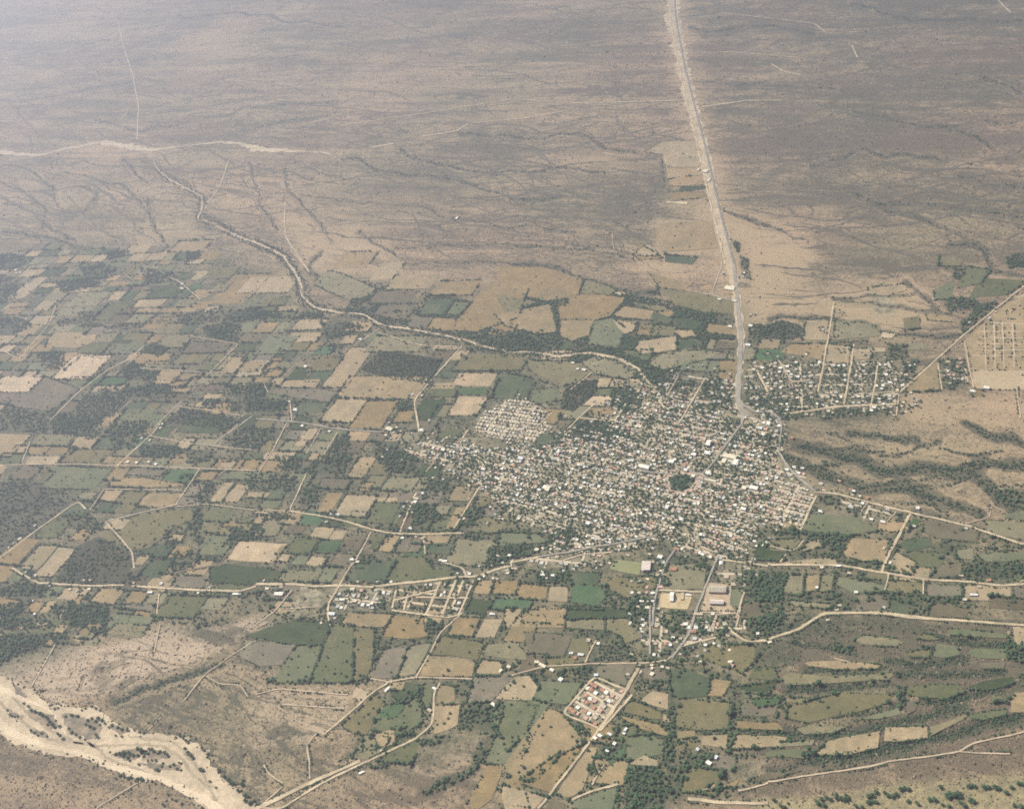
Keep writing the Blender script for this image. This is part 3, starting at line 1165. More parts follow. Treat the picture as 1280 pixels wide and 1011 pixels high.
# ------------------------------------------------------------------ town quarters (photo outline, settings)
def ang_of(a, b):
    d = np.diff(G([a, b]), axis=0)[0]; return math.atan2(d[1], d[0])
TH_TOWN = 0.5 * (ang_of((800, 585), (895, 607)) + ang_of((880, 745), (905, 692)) - math.pi / 2)
TH_DENSE = ang_of((600, 530), (672, 540)); TH_NE = ang_of((985, 512), (1115, 510)); TH_E = ang_of((960, 660), (985, 613)) - math.pi / 2
TH_S = ang_of((704, 888), (745, 912)); TH_C = ang_of((490, 763), (560, 772)); TH_SO = ang_of((740, 738), (880, 742))
QUARTERS = [  # name, outline, angle, lot width, lot depth, street, block length, occupancy, trees per ha, size range, palette, yard
    ('town', [(560, 545), (600, 560), (680, 556), (720, 545), (760, 535), (800, 490), (860, 500), (900, 520), (935, 525), (972, 575), (960, 640), (935, 690), (900, 702), (850, 690), (830, 670), (790, 690), (700, 690), (690, 668), (640, 650), (605, 612), (560, 575)], TH_TOWN, 10.5, 19, 10, 88, 0.80, 290, (6, 10), 'town', 1.0),
    ('dense', [(612, 513), (632, 499), (652, 497), (684, 508), (690, 535), (676, 545), (660, 556), (640, 550), (616, 548), (592, 540), (598, 524)], TH_DENSE, 12.0, 14.5, 8, 52, 0.9, 60, (6.5, 9), 'dense', 0.9),
    ('west', [(503, 552), (530, 545), (560, 560), (600, 575), (600, 600), (560, 590), (520, 578), (500, 570)], TH_TOWN, 16, 22, 8, 90, 0.6, 90, (7, 12), 'town', 0.7),
    ('north', [(795, 480), (850, 470), (918, 470), (925, 520), (900, 545), (860, 505), (800, 500), (760, 535), (715, 545), (745, 515), (780, 505)], TH_TOWN, 17, 26, 8, 100, 0.5, 110, (7, 12), 'town', 0.5),
    ('northeast', [(928, 462), (960, 452), (1040, 455), (1110, 450), (1135, 470), (1118, 505), (1090, 515), (1000, 522), (965, 520), (935, 505)], TH_NE, 17, 24, 9, 90, 0.48, 190, (7, 12), 'ne', 0.5),
    ('gate', [(925, 500), (985, 515), (978, 575), (940, 555), (905, 545)], TH_TOWN, 17, 24, 8, 90, 0.5, 60, (8, 13), 'town', 0.5),
    ('rows', [(966, 612), (985, 600), (1020, 616), (1002, 660), (960, 655), (952, 640)], TH_E, 9.0, 15, 8, 60, 0.95, 50, (6.5, 8.5), 'rows', 1.0),
    ('eastslope', [(955, 592), (985, 575), (1025, 612), (985, 600), (964, 612)], TH_E, 14, 18, 8, 80, 0.6, 40, (8, 12), 'town', 0.8),
    ('eastroad', [(1048, 620), (1078, 627), (1118, 640), (1112, 655), (1060, 645), (1040, 635)], TH_E, 17, 22, 8, 90, 0.5, 60, (9, 14), 'town', 0.5),
    ('eaststrip', [(1020, 605), (1090, 622), (1085, 630), (1028, 614)], TH_E, 18, 20, 7, 90, 0.5, 30, (9, 14), 'town', 0.4),
    ('sawmill', [(415, 733), (455, 737), (490, 735), (492, 752), (470, 762), (420, 762), (408, 752)], TH_C, 14, 20, 7, 70, 0.75, 35, (8, 12), 'town', 1.0),
    ('newplots', [(492, 738), (545, 728), (590, 722), (580, 770), (565, 774), (490, 763)], TH_C, 13, 17, 8, 60, 0.13, 45, (6, 8), 'plots', 0.25),
    ('walled', [(706, 888), (741, 848), (783, 865), (748, 908)], TH_S, 11.5, 15.5, 8, 62, 0.96, 22, (8.5, 10.5), 'walled', 1.0),
    ('southroad', [(785, 735), (812, 720), (822, 700), (836, 700), (826, 745), (830, 765), (868, 768), (900, 775), (900, 800), (862, 808), (838, 822), (800, 822), (800, 770)], TH_SO, 19, 26, 8, 100, 0.66, 120, (7, 12), 'town', 0.5),
    ('southeast', [(885, 760), (935, 765), (930, 790), (905, 805), (880, 795)], TH_SO, 17, 24, 8, 100, 0.6, 110, (7, 12), 'town', 0.5),
    ('westroad', [(592, 712), (640, 698), (700, 682), (762, 680), (760, 702), (700, 712), (660, 708), (610, 722)], TH_C, 15, 20, 8, 100, 0.52, 50, (8, 13), 'town', 0.6),
    ('plain', [(1178, 452), (1204, 450), (1210, 480), (1178, 482)], ang_of((1170, 470), (1215, 470)), 14, 18, 8, 70, 0.6, 30, (7, 10), 'plots', 0.6),
    ('orchardend', [(888, 703), (960, 706), (958, 718), (930, 735), (900, 725)], TH_SO, 17, 22, 8, 90, 0.5, 50, (9, 14), 'town', 0.5),
]
for qd in QUARTERS: fill_poly(soft['yard'], qd[1], qd[11])
draw_line(soft['bare'], HIGHWAY, 34, 0.6)
for cx, cy, r in ((640, 742, 8), (370, 758, 10), (1105, 380, 14), (390, 745, 14)):
    fill_poly(soft['yard'], [(cx - r, cy - r), (cx + r, cy - r), (cx + r, cy + r), (cx - r, cy + r)])
B = {k: blur(v, 3 if k != 'yard' else 4) for k, v in soft.items()}
B['bare'] = blur(soft['bare'], 11); B['dark'] = blur(soft['dark'], 18); B['farm'] = blur(soft['farm'], 14)
B['tree'] = blur(mask_tree, 2); B['gully'] = blur(mask_gully, 1)
H_GULLY = blur(mask_gully, 3) * (1 - blur(np.maximum(mask_field, mask_road), 4))
def ground_z(g, p=None):
    return -5.0 * np.clip(sample(H_GULLY, P(g) if p is None else p), 0, 1)

# ------------------------------------------------------------------ materials of the land
STREAK = ang_of((400, 150), (900, 150))
def ground_material():
    N = NT('dry_scrub_ground')
    def add(a, b): return N.math('ADD', a, b)
    st = N.noise(1.0, 5, 0.6, N.mapping((0.00055, 0.0032, 1), -STREAK), 1.2)
    st2 = N.noise(1.0, 4, 0.6, N.mapping((0.0016, 0.011, 1), -STREAK), 0.8)
    big = N.noise(0.0009, 4, 0.55)
    mid = N.noise(0.012, 6, 0.72)
    fine = N.noise(0.075, 4, 0.75)
    spk = N.noise(0.16, 2, 0.6)
    f = add(add(N.math('MULTIPLY', st, 0.9), N.math('MULTIPLY', st2, 0.55)), add(N.math('MULTIPLY', big, 0.5), N.math('MULTIPLY', mid, 0.45)))
    f = add(f, N.math('MULTIPLY', fine, 0.95))
    f = add(f, N.math('MULTIPLY', spk, 0.35))
    f = add(N.math('MULTIPLY', N.math('SUBTRACT', f, 1.85), 1.35), 1.85)
    f = add(f, N.math('MULTIPLY', N.math('MULTIPLY', N.attr('dark'), N.ramp(mid, 0.2, 0.7, 0.2, 1.5)), 0.46))
    f = add(f, N.math('MULTIPLY', N.attr('bare'), -0.55))
    f = add(f, N.math('MULTIPLY', N.attr('pale'), -0.22))
    f = N.ramp(f, 1.42, 2.30)
    vn = N.noise(1.0, 4, 0.55, N.mapping((0.0011, 0.0042, 1), -STREAK), 1.6)
    vein = N.ramp(N.math('ABSOLUTE', N.math('SUBTRACT', vn, 0.5)), 0.0, 0.028, 1.0, 0.0)
    vein = N.math('MULTIPLY', vein, N.ramp(N.noise(0.0016, 2), 0.36, 0.56))
    vn2 = N.noise(1.0, 4, 0.6, N.mapping((0.0032, 0.010, 1), -STREAK + 0.2), 1.2)
    vein2 = N.math('MULTIPLY', N.ramp(N.math('ABSOLUTE', N.math('SUBTRACT', vn2, 0.5)), 0.0, 0.03, 1.0, 0.0), N.ramp(N.noise(0.0011, 2, 0.5, N.shifted()), 0.42, 0.56))
    vein = N.math('MAXIMUM', vein, N.math('MULTIPLY', vein2, 0.8))
    f = N.math('MINIMUM', add(f, N.math('MULTIPLY', vein, 0.75)), 1.0)
    hue = N.ramp(N.noise(0.0013, 2), 0.35, 0.65)
    soil = N.mix(hue, (0.302, 0.220, 0.140), (0.275, 0.213, 0.130))
    soil = N.mix(N.attr('pale'), soil, (0.345, 0.268, 0.190))
    scrub = N.mix(hue, (0.112, 0.089, 0.062), (0.086, 0.080, 0.053))
    c = N.mix(f, soil, scrub)
    # rough farm land between the fields
    fm = N.ramp(add(add(N.math('MULTIPLY', mid, 0.7), N.math('MULTIPLY', N.noise(0.004, 3), 0.5)), N.math('MULTIPLY', fine, 0.7)), 0.78, 1.10)
    farm = N.mix(fm, (0.165, 0.142, 0.088), (0.044, 0.058, 0.036))
    c = N.mix(N.math('MULTIPLY', N.attr('farm'), 0.85), c, farm)
    yd = N.ramp(add(N.math('MULTIPLY', N.noise(0.05, 3, 0.6), 0.7), N.math('MULTIPLY', N.noise(0.011, 3), 0.5)), 0.48, 0.74)
    yard = N.mix(yd, (0.300, 0.255, 0.175), (0.092, 0.095, 0.060))
    c = N.mix(N.math('MULTIPLY', N.attr('yard'), 0.92), c, yard)
    gs = N.mix(N.ramp(add(N.math('MULTIPLY', mid, 0.6), N.math('MULTIPLY', fine, 0.5)), 0.42, 0.68), (0.27, 0.225, 0.125), (0.135, 0.125, 0.075))
    c = N.mix(N.math('MULTIPLY', N.attr('grassy'), 0.9), c, gs)
    c = N.mix(N.math('MULTIPLY', N.attr('tree'), 0.75), c, (0.046, 0.058, 0.035))
    gl = N.ramp(add(N.attr('gully'), N.math('MULTIPLY', mid, 0.5)), 0.35, 0.95)
    c = N.mix(N.math('MULTIPLY', gl, 0.72), c, (0.052, 0.057, 0.038))
    return N.done(c)

# ------------------------------------------------------------------ the ground, one sheet to beyond the horizon of the picture
def build_ground():
    az = np.concatenate([np.radians(np.arange(-180, -52, 8.0)), np.radians(np.arange(-52, 50, 0.17)), np.radians(np.arange(50, 180, 8.0))])
    dep = np.radians(np.arange(70, 5.5, -0.16))
    r = np.concatenate([[20, 200, 500, 700], ALT / np.tan(dep), [30000, 42000]])
    na, nr = len(az), len(r)
    R_, A_ = np.meshgrid(r, az, indexing='ij')
    g = np.column_stack([(R_ * np.sin(A_)).ravel(), (R_ * np.cos(A_)).ravel()])
    p = P(g); seen = (np.column_stack([g, np.full(len(g), -ALT)]) @ FWD) > 300
    at = {k: np.where(seen, sample(B[k], p), 0) for k in ('dark', 'bare', 'pale', 'farm', 'yard', 'tree', 'gully', 'grassy')}
    z = np.where(seen, ground_z(g, p), 0)
    i, j = np.meshgrid(np.arange(nr - 1), np.arange(na), indexing='ij')
    j2 = (j + 1) % na
    f = np.stack([i * na + j, i * na + j2, (i + 1) * na + j2, (i + 1) * na + j], -1).reshape(-1, 4)[:, ::-1]
    me = mesh_np('ground', np.column_stack([g, z]), f.ravel(), np.full(len(f), 4), [ground_material()], attrs=at, smooth=True)
    o = link('ground', me); tag(o, kind='structure')
    # close the small hole below the aeroplane
    n = na; me2 = mesh_np('ground_centre', np.vstack([[0, 0, 0], np.column_stack([20.5 * np.sin(az), 20.5 * np.cos(az), np.zeros(na)])]) + (0, 0, 0.05),
        np.array([[0, 1 + (k + 1) % n, 1 + k] for k in range(n)]).ravel(), np.full(n, 3), [me.materials[0]])
    o2 = link('ground', me2); tag(o2, kind='structure')
build_ground()

# ------------------------------------------------------------------ fields
def field_mat(name, a, b, c, rows, rowmix, patch=0.008, weeds=0.45):
    """a, b: the two soils or crops that patch over each other; c: tone of the plough rows"""
    N = NT(name)
    oi = N.n('ShaderNodeObjectInfo'); tc = N.n('ShaderNodeTexCoord')
    nz = N.ramp(N.noise(patch, 5, 0.65), 0.40, 0.60)
    blot = N.ramp(N.noise(0.020, 5, 0.75), 0.40, 0.66)
    weed = N.math('MULTIPLY', N.ramp(N.noise(0.0065, 5, 0.7, N.mapping((1, 1, 1), 0, N.shifted())), 0.46, 0.66), weeds)
    col = N.mix(nz, a, b)
    fine = N.ramp(N.noise(0.09, 3, 0.7), 0.3, 0.75)
    w = N.n('ShaderNodeTexWave'); w.bands_direction = 'Y'; w.inputs['Scale'].default_value = rows; w.inputs['Distortion'].default_value = 1.5; w.inputs['Detail'].default_value = 2; w.inputs['Detail Scale'].default_value = 0.3
    N.l(tc.outputs['Object'], w.inputs['Vector'])
    col = N.mix(N.math('MULTIPLY', w.outputs['Fac'], rowmix), col, c)
    col = N.mix(N.math('MULTIPLY', fine, 0.62), col, c)
    col = N.mix(N.math('MULTIPLY', blot, 0.72), col, c)
    band = N.n('ShaderNodeTexWave'); band.bands_direction = 'X'; band.inputs['Scale'].default_value = 0.006; band.inputs['Distortion'].default_value = 3.0
    N.l(tc.outputs['Object'], band.inputs['Vector'])
    col = N.mix(N.math('MULTIPLY', band.outputs['Fac'], 0.22), col, c)
    col = N.mix(weed, col, (0.135, 0.130, 0.078))
    hs = N.n('ShaderNodeHueSaturation')
    N.l(N.ramp(oi.outputs['Random'], 0, 1, 0.80, 1.16), hs.inputs['Value']); N.l(N.ramp(oi.outputs['Random'], 0, 1, 1.12, 0.88), hs.inputs['Saturation'])
    N.l(col, hs.inputs['Color'])
    return N.done(hs.outputs['Color'])
FM = {
    'T': field_mat('ploughed_soil', (0.335, 0.246, 0.138), (0.278, 0.206, 0.117), (0.182, 0.142, 0.082), 0.16, 0.3),
    'L': field_mat('bare_pale_soil', (0.41, 0.305, 0.185), (0.35, 0.258, 0.16), (0.27, 0.20, 0.125), 0.16, 0.25),
    'Y': field_mat('straw_stubble', (0.405, 0.312, 0.195), (0.35, 0.27, 0.168), (0.27, 0.212, 0.13), 0.14, 0.3),
    'O': field_mat('dry_pasture', (0.215, 0.178, 0.100), (0.165, 0.150, 0.084), (0.115, 0.108, 0.062), 0.12, 0.25),
    'B': field_mat('fallow_land', (0.185, 0.145, 0.098), (0.130, 0.110, 0.076), (0.09, 0.082, 0.056), 0.12, 0.3),
    'G': field_mat('green_pasture', (0.110, 0.125, 0.064), (0.150, 0.142, 0.076), (0.075, 0.088, 0.048), 0.12, 0.25),
    'D': field_mat('dark_green_crop', (0.050, 0.078, 0.036), (0.074, 0.088, 0.044), (0.036, 0.052, 0.027), 0.12, 0.3, 0.008, 0.3),
    'V': field_mat('bright_green_crop', (0.062, 0.118, 0.054), (0.090, 0.128, 0.062), (0.045, 0.08, 0.04), 0.12, 0.3, 0.008, 0.2),
    'K': field_mat('orchard_floor', (0.070, 0.066, 0.044), (0.10, 0.088, 0.06), (0.05, 0.052, 0.035), 0.12, 0.2),
    'J': field_mat('bush_land', (0.085, 0.075, 0.052), (0.062, 0.064, 0.044), (0.048, 0.050, 0.035), 0.05, 0.2),
}
TREE_X = []      # tree list: x, y, radius, height, tint, source
def add_tree(x, y, r, h, t, src): TREE_X.append((x, y, r, h, t, src))
def ragged(g, step, amp):
    out = []
    n = len(g)
    for i in range(n):
        a, b = g[i], g[(i + 1) % n]; L = np.linalg.norm(b - a); m = max(1, int(L / step))
        for k in range(m):
            t = k / m; q = a + (b - a) * t
            if k == 0:      # corner taken off a little
                pv = g[i - 1]; q = a * 0.90 + 0.05 * (a + (pv - a) * min(1, 25 / max(np.linalg.norm(pv - a), 1))) + 0.05 * (a + (b - a) * min(1, 25 / max(L, 1)))
            out.append(q + rng.normal(0, amp, 2))
    return np.array(out)
E_A = ang_of((0, 581), (320, 590)); E_B = 0.5 * (ang_of((148, 578), (225, 500)) + ang_of((222, 625), (250, 585)))
E_M = np.array([[math.cos(E_A), math.sin(E_A)], [math.cos(E_B), math.sin(E_B)]])
def squared(q):
    """the plots of the western grid have straight sides along its two lane directions"""
    g = G(q); dens = np.vstack([a + (b - a) * np.linspace(0, 1, 24, endpoint=False)[:, None] for a, b in zip(g, np.roll(g, -1, 0))])
    uv = (dens - g.mean(0)) @ np.linalg.inv(E_M); lo, hi = np.quantile(uv, 0.16, 0), np.quantile(uv, 0.84, 0)
    t = rng.normal(0, 2.5, (4, 2)); c = np.array([(lo[0], lo[1]), (hi[0], lo[1]), (hi[0], hi[1]), (lo[0], hi[1])]) + t
    return P(c @ E_M + g.mean(0))
FIELDS = [(c, squared(q)) if (c not in 'KJ' and len(q) <= 6 and q[:, 0].mean() < 640 and 300 < q[:, 1].mean() < 790) else (c, q) for c, q in FIELDS]
mask_field[:] = 0
for cls, q in FIELDS: fill_poly(mask_field, q)
def build_field(cls, q, i):
    g = ragged(G(q), 30, 1.2)
    c = g.mean(0); e = np.diff(np.vstack([G(q), G(q)[:1]]), axis=0); e = e[np.argmax((e ** 2).sum(1))]; a = math.atan2(e[1], e[0])
    R2 = np.array([[math.cos(a), math.sin(a)], [-math.sin(a), math.cos(a)]])
    l = (g - c) @ R2.T
    area = 0.5 * np.sum(l[:, 0] * np.roll(l[:, 1], -1) - l[:, 1] * np.roll(l[:, 0], -1))
    if area < 0: l = l[::-1]
    n = len(l)
    v = np.vstack([np.column_stack([l, np.zeros(n)]), np.column_stack([l, np.full(n, -0.25)])])
    faces = list(range(n)); cnt = [n]
    for k in range(n): faces += [k, n + k, n + (k + 1) % n, (k + 1) % n]; cnt.append(4)
    o = link('field', mesh_np('field', v, faces, cnt, [FM[cls]]))
    o.location = (c[0], c[1], (0.60 + i * 0.002) if i < N_SURVEY else 0.10 + (i - N_SURVEY) * 0.0012); o.rotation_euler = (0, 0, a); tag(o, kind='structure')
# the smaller parcels that fill the land between the fields of the survey, on the same grid of lanes
N_SURVEY = len(FIELDS)
def parcels(poly, th, lo_hi_u, lo_hi_v):
    e1 = np.array([math.cos(th), math.sin(th)]); e2 = np.array([-math.sin(th), math.cos(th)]); g = G(np.clip(poly, (-60, 280), (1345, 1040))); c = g.mean(0)
    uv = (g - c) @ np.linalg.inv(E_M) if th == TH_FARM else np.column_stack([(g - c) @ e1, (g - c) @ e2]); (u0, v0), (u1, v1) = uv.min(0), uv.max(0); v = v0
    while v < v1:
        hv = rng.uniform(*lo_hi_v); u = u0 + rng.uniform(-60, 0); sh = rng.normal(0, 0.10)
        while u < u1:
            hu = rng.uniform(*lo_hi_u); k = rng.uniform(1.0, 3.0)
            q = np.array([c + (np.array([a, b]) @ E_M if th == TH_FARM else e1 * (a + sh * (b - v)) + e2 * b) for a, b in ((u + k, v + k), (u + hu - k, v + k), (u + hu - k, v + hv - k), (u + k, v + hv - k))]); u += hu
            t = np.array([(a, b) for a in (0.08, 0.36, 0.64, 0.92) for b in (0.08, 0.36, 0.64, 0.92)])
            w = np.array([q[0] * (1 - a) * (1 - b) + q[1] * a * (1 - b) + q[2] * a * b + q[3] * (1 - a) * b for a, b in t]); p = P(w)
            bad = (sample(mask_field, p) > 0.5) | (sample(mask_sand, p) > 0.3) | (sample(soft['yard'], p) > 0.3) | ~inside(p, poly) | (sample(soft['pale'], p) > 0.3)
            if bad.mean() > 0.26 or (sample(mask_tree, p) > 0.4).mean() > 0.5 or rng.random() < 0.10: continue
            cls = str(rng.choice(list('GDBOTLV'), p=[.19, .14, .19, .20, .23, .025, .025])); FIELDS.append((cls, P(q)))
        v += hv
TH_FARM = ang_of((0, 581), (320, 590))
parcels(np.array(FARM[0], float), TH_FARM, (50, 125), (42, 82))
parcels(np.array(FARM[1], float), TH_FARM - 0.15, (80, 150), (55, 100))
SURVEYED = {i for i in range(N_SURVEY)}
for i, (cls, q) in enumerate(FIELDS): build_field(cls, q, i)
for cls, q in FIELDS[N_SURVEY:]: fill_poly(mask_field, q)

# ------------------------------------------------------------------ roads, washes, highway
def surf_mat(name, a, b, scale=0.05, track=None):
    N = NT(name)
    c = N.mix(N.ramp(N.noise(scale, 4, 0.65), 0.35, 0.68), a, b)
    if track: c = N.mix(N.math('MULTIPLY', N.ramp(N.noise(scale * 6, 2), 0.45, 0.7), 0.5), c, track)
    return N.done(c)
M_DIRT = surf_mat('pale_dirt_road', (0.45, 0.365, 0.245), (0.28, 0.23, 0.155), 0.02)
M_FAINT = surf_mat('dirt_track', (0.42, 0.33, 0.235), (0.30, 0.24, 0.17), 0.02)
M_BROWN = surf_mat('brown_lane', (0.22, 0.165, 0.115), (0.15, 0.12, 0.085), 0.02)
M_ASPH = surf_mat('worn_asphalt', (0.27, 0.245, 0.20), (0.19, 0.178, 0.152), 0.02)
M_HWY = surf_mat('highway_asphalt', (0.20, 0.19, 0.17), (0.155, 0.15, 0.138), 0.02)
M_VERGE = surf_mat('cleared_verge', (0.42, 0.335, 0.225), (0.27, 0.22, 0.15), 0.014)
M_SAND = surf_mat('river_sand', (0.44, 0.355, 0.245), (0.32, 0.258, 0.18), 0.012, (0.25, 0.20, 0.14))
M_STREET = surf_mat('town_street', (0.44, 0.37, 0.27), (0.34, 0.29, 0.215), 0.02)
def resample(g, step):
    d = np.r_[0, np.cumsum(np.linalg.norm(np.diff(g, axis=0), axis=1))]
    n = max(2, int(d[-1] / step) + 1); s = np.linspace(0, d[-1], n)
    out = np.column_stack([np.interp(s, d, g[:, 0]), np.interp(s, d, g[:, 1])])
    if len(g) > 2 and n > 6:
        for _ in range(2):
            m = out.copy(); m[1:-1] = (out[:-2] + 2 * out[1:-1] + out[2:]) / 4; out = m
    return out, s / max(d[-1], 1e-6)
def strip(name, g, w, mat, z, wj=0.0, step=14, wander=0.0):
    c, s = resample(np.asarray(g, float), step)
    if wander:
        k = len(c); nz = np.convolve(rng.normal(0, wander, k + 8), np.ones(9) / 3, 'valid'); nz[[0, -1]] = 0
    t = np.gradient(c, axis=0); t /= np.linalg.norm(t, axis=1)[:, None] + 1e-9; nrm = np.column_stack([-t[:, 1], t[:, 0]])
    if wander: c = c + nrm * nz[:, None]
    ww = np.interp(s, np.linspace(0, 1, len(w)), w) if np.ndim(w) else np.full(len(c), w)
    L = c + nrm * (ww / 2 * (1 + wj * rng.uniform(-1, 1, len(c))))[:, None]; R = c - nrm * (ww / 2 * (1 + wj * rng.uniform(-1, 1, len(c))))[:, None]
    zl = ground_z(c) + z
    n = len(c)
    v = np.vstack([np.column_stack([L, zl]), np.column_stack([R, zl]), np.column_stack([L, zl - 0.6]), np.column_stack([R, zl - 0.6])])
    i = np.arange(n - 1)
    f = np.vstack([np.column_stack([i, n + i, n + i + 1, i + 1]), np.column_stack([2 * n + i, i, i + 1, 2 * n + i + 1]), np.column_stack([n + i, 3 * n + i, 3 * n + i + 1, n + i + 1])])
    o = link(name, mesh_np(name, v, f.ravel(), np.full(len(f), 4), [mat])); tag(o, kind='structure'); return o
for i, (kind, wm, q) in enumerate(ROADLIST):
    mat = {'a': M_ASPH, 'b': M_BROWN}.get(kind, M_DIRT if wm >= 4.9 else M_FAINT)
    strip('road' if wm > 4.0 else 'track', G(q), wm, mat, 1.55 + 0.003 * i + (0.9 if kind == 'a' else 0), 0.28, 12, 0.8)
hg = G(HIGHWAY)
strip('verge', hg, [96, 104, 98, 90, 80, 74, 64, 54, 38, 26, 20], M_VERGE, 1.0, 0.5, 26)
def offset(g, d):
    t = np.gradient(g, axis=0); t /= np.linalg.norm(t, axis=1)[:, None]; return g + np.column_stack([-t[:, 1], t[:, 0]]) * d
strip('highway', offset(hg, 14)[:10], 9, M_HWY, 2.4, 0.0, 30)
strip('highway', np.vstack([offset(hg, 14)[9:10], hg[10:]]), [11, 16, 18], M_ASPH, 2.4, 0.0, 20)
strip('track', offset(hg, -20)[:10], 7, M_DIRT, 2.2, 0.2, 30, 1.0)
for i, j in ((0, 11), (10, 13), (12, 16), (15, 18)): strip('dry_wash', G(WASH_FAR[i:j]), WASH_FAR_W[i:j], M_SAND, 1.1, 0.5, 18, 7.0)
def broken_wash(pts, w, bits, wander):
    c, s = resample(G(pts), 10.0); ww = 0.72 * np.interp(s, np.linspace(0, 1, len(w)), w); i = 0
    while i < len(c) - 4:
        j = min(len(c) - 1, i + int(rng.integers(*bits)))
        k = np.arange(j - i + 1) / max(1, j - i); env = np.sin(np.clip(k * 0.92 + 0.04, 0, 1) * math.pi) ** 0.5
        strip('dry_wash', c[i:j + 1], ww[i:j + 1] * env * rng.uniform(0.75, 1.5), M_SAND, 1.1 + rng.uniform(0, 0.05), 0.5, 8, wander); i = j + int(rng.integers(-2, 3))
broken_wash(WASH_NEAR, WASH_NEAR_W, (5, 15), 3.5)
# gullies of the far plain: thin beds of dark brush, branching
M_GULLY = surf_mat('gully_brush_bed', (0.078, 0.072, 0.052), (0.125, 0.108, 0.078), 0.03)
M_RILL = surf_mat('sandy_rill', (0.34, 0.27, 0.185), (0.26, 0.21, 0.145), 0.03)
def bed(c, w, mat=None): 
    k = len(c); env = np.sin(np.linspace(0.12, math.pi - 0.12, 12)) ** 0.6
    if k > 3: strip('gully' if mat is None else 'sandy_rill', c, w * env * rng.uniform(0.5, 1.4, 12), mat or M_GULLY, 0.35 + rng.uniform(0, 0.2), 0.6, 16, 5.0)
for w, q in GULLY:
    if q[:, 1].mean() < 430: bed(G(q), float(np.clip(w * DEPTH(G(q)).mean() / 1350.0 * 0.55, 6, 26)))
def walk(x, th, n, step, wob):
    out = [np.array(x)]; t = th
    for _ in range(n):
        t += rng.normal(0, wob) + (th - t) * 0.10; out.append(out[-1] + step * np.array([math.cos(t), math.sin(t)]))
    return np.array(out)
for k in range(230):
    p0 = np.array([rng.uniform(-80, 1340), rng.uniform(-20, 430) if k % 3 else rng.uniform(180, 420)])
    if p0[1] > 300 and p0[0] < 940: p0[1] = rng.uniform(150, 300)
    th = STREAK + rng.normal(-0.12, 0.16); c = walk(G([p0])[0], th, int(rng.integers(8, 34)), 42, 0.16); pc = P(c)
    ok = (sample(soft['farm'], pc) < 0.5) & (sample(mask_field, pc) < 0.5) & (sample(mask_road, pc) < 0.5) & (sample(mask_sand, pc) < 0.5) & (pc[:, 1] < 470)
    m = int(np.argmin(ok)) if not ok.all() else len(c)
    if m < 5: continue
    c = c[:m]; bed(c, rng.uniform(7, 17), None)
    for _ in range(int(rng.integers(0, 3))):
        j = int(rng.integers(1, m)); b = walk(c[j], th + rng.choice([-1, 1]) * rng.uniform(0.3, 0.7), int(rng.integers(4, 12)), 34, 0.2); pb = P(b)
        if (sample(soft['farm'], pb) < 0.5).all() and (sample(mask_field, pb) < 0.5).all(): bed(b, rng.uniform(5, 10))
rg = ragged(G(RIVER), 14, 4.0)
n = len(rg)
o = link('dry_riverbed', mesh_np('dry_riverbed', np.column_stack([rg, np.full(n, 0.6)]), (list(range(n)) if np.sum(rg[:, 0] * np.roll(rg[:, 1], -1) - rg[:, 1] * np.roll(rg[:, 0], -1)) > 0 else list(range(n))[::-1]), [n], [M_SAND])); tag(o, kind='structure')
M_ISLE = surf_mat('river_island_scrub', (0.125, 0.112, 0.082), (0.26, 0.20, 0.14), 0.035)
for isle in ("145,190 200,200 270,215 292,270 250,285 190,250 150,225", "560,410 620,390 690,378 740,395 690,430 620,440", "300,205 380,212 470,240 525,272 500,300 480,332 420,330 340,290", "700,385 830,400 852,430 780,440 710,436", "40,190 110,215 120,235 50,225", "150,290 240,300 250,325 160,315", "930,390 975,430 960,440 930,405", "690,450 900,460 910,495 780,490", "550,260 640,280 650,295 600,310 560,285", "60,40 130,110 140,130 80,110"):
    ig = ragged(G(pts_of(isle, 0, 840, 0.25)), 9, 2.6); n = len(ig); ccw = np.sum(ig[:, 0] * np.roll(ig[:, 1], -1) - ig[:, 1] * np.roll(ig[:, 0], -1)) > 0
    o = link('river_island', mesh_np('river_island', np.column_stack([ig, np.full(n, 1.15)]), list(range(n)) if ccw else list(range(n))[::-1], [n], [M_ISLE])); tag(o, kind='structure')
M_SILT = surf_mat('pale_silt', (0.50, 0.405, 0.29), (0.40, 0.32, 0.225), 0.012)
def rv(s): return G(pts_of(s, 0, 758, Q4))
strip('river_channel', rv("-40,560 0,590 90,650 240,700 380,730 470,760 560,800 680,830 800,860 930,920 1050,980 1130,1060"), [24, 22, 16, 14, 16, 18, 14, 16, 22, 30], M_SILT, 1.0, 0.3, 10, 1.2)
M_GRAVEL = surf_mat('dark_gravel', (0.30, 0.245, 0.17), (0.22, 0.18, 0.125), 0.02)
for s_, w_ in (("-20,470 60,520 130,590 250,660 380,690 470,700 560,690 660,690 800,700 900,760 970,850 1040,920 1100,1000", [10, 5, 9, 6, 8, 5, 10, 8, 6, 12]), ("330,620 430,670 520,740 620,790 760,830 860,880 960,960 1080,1080", [4, 8, 5, 9, 6, 8, 10]), ("60,450 120,500 170,560 260,620 340,650 420,690", [5, 9, 4, 8, 5]), ("640,640 760,670 860,690 940,750 1000,830 1060,900", [5, 9, 6, 10, 5])):
    strip('river_channel', rv(s_), w_, M_GRAVEL, 0.85, 0.6, 9, 3.0)
strip('river_channel', rv("-40,380 0,410 90,450 150,470 220,500 270,530 300,600 330,640"), [22, 18, 10, 8, 6, 6], M_SILT, 1.0, 0.3, 10, 1.2)

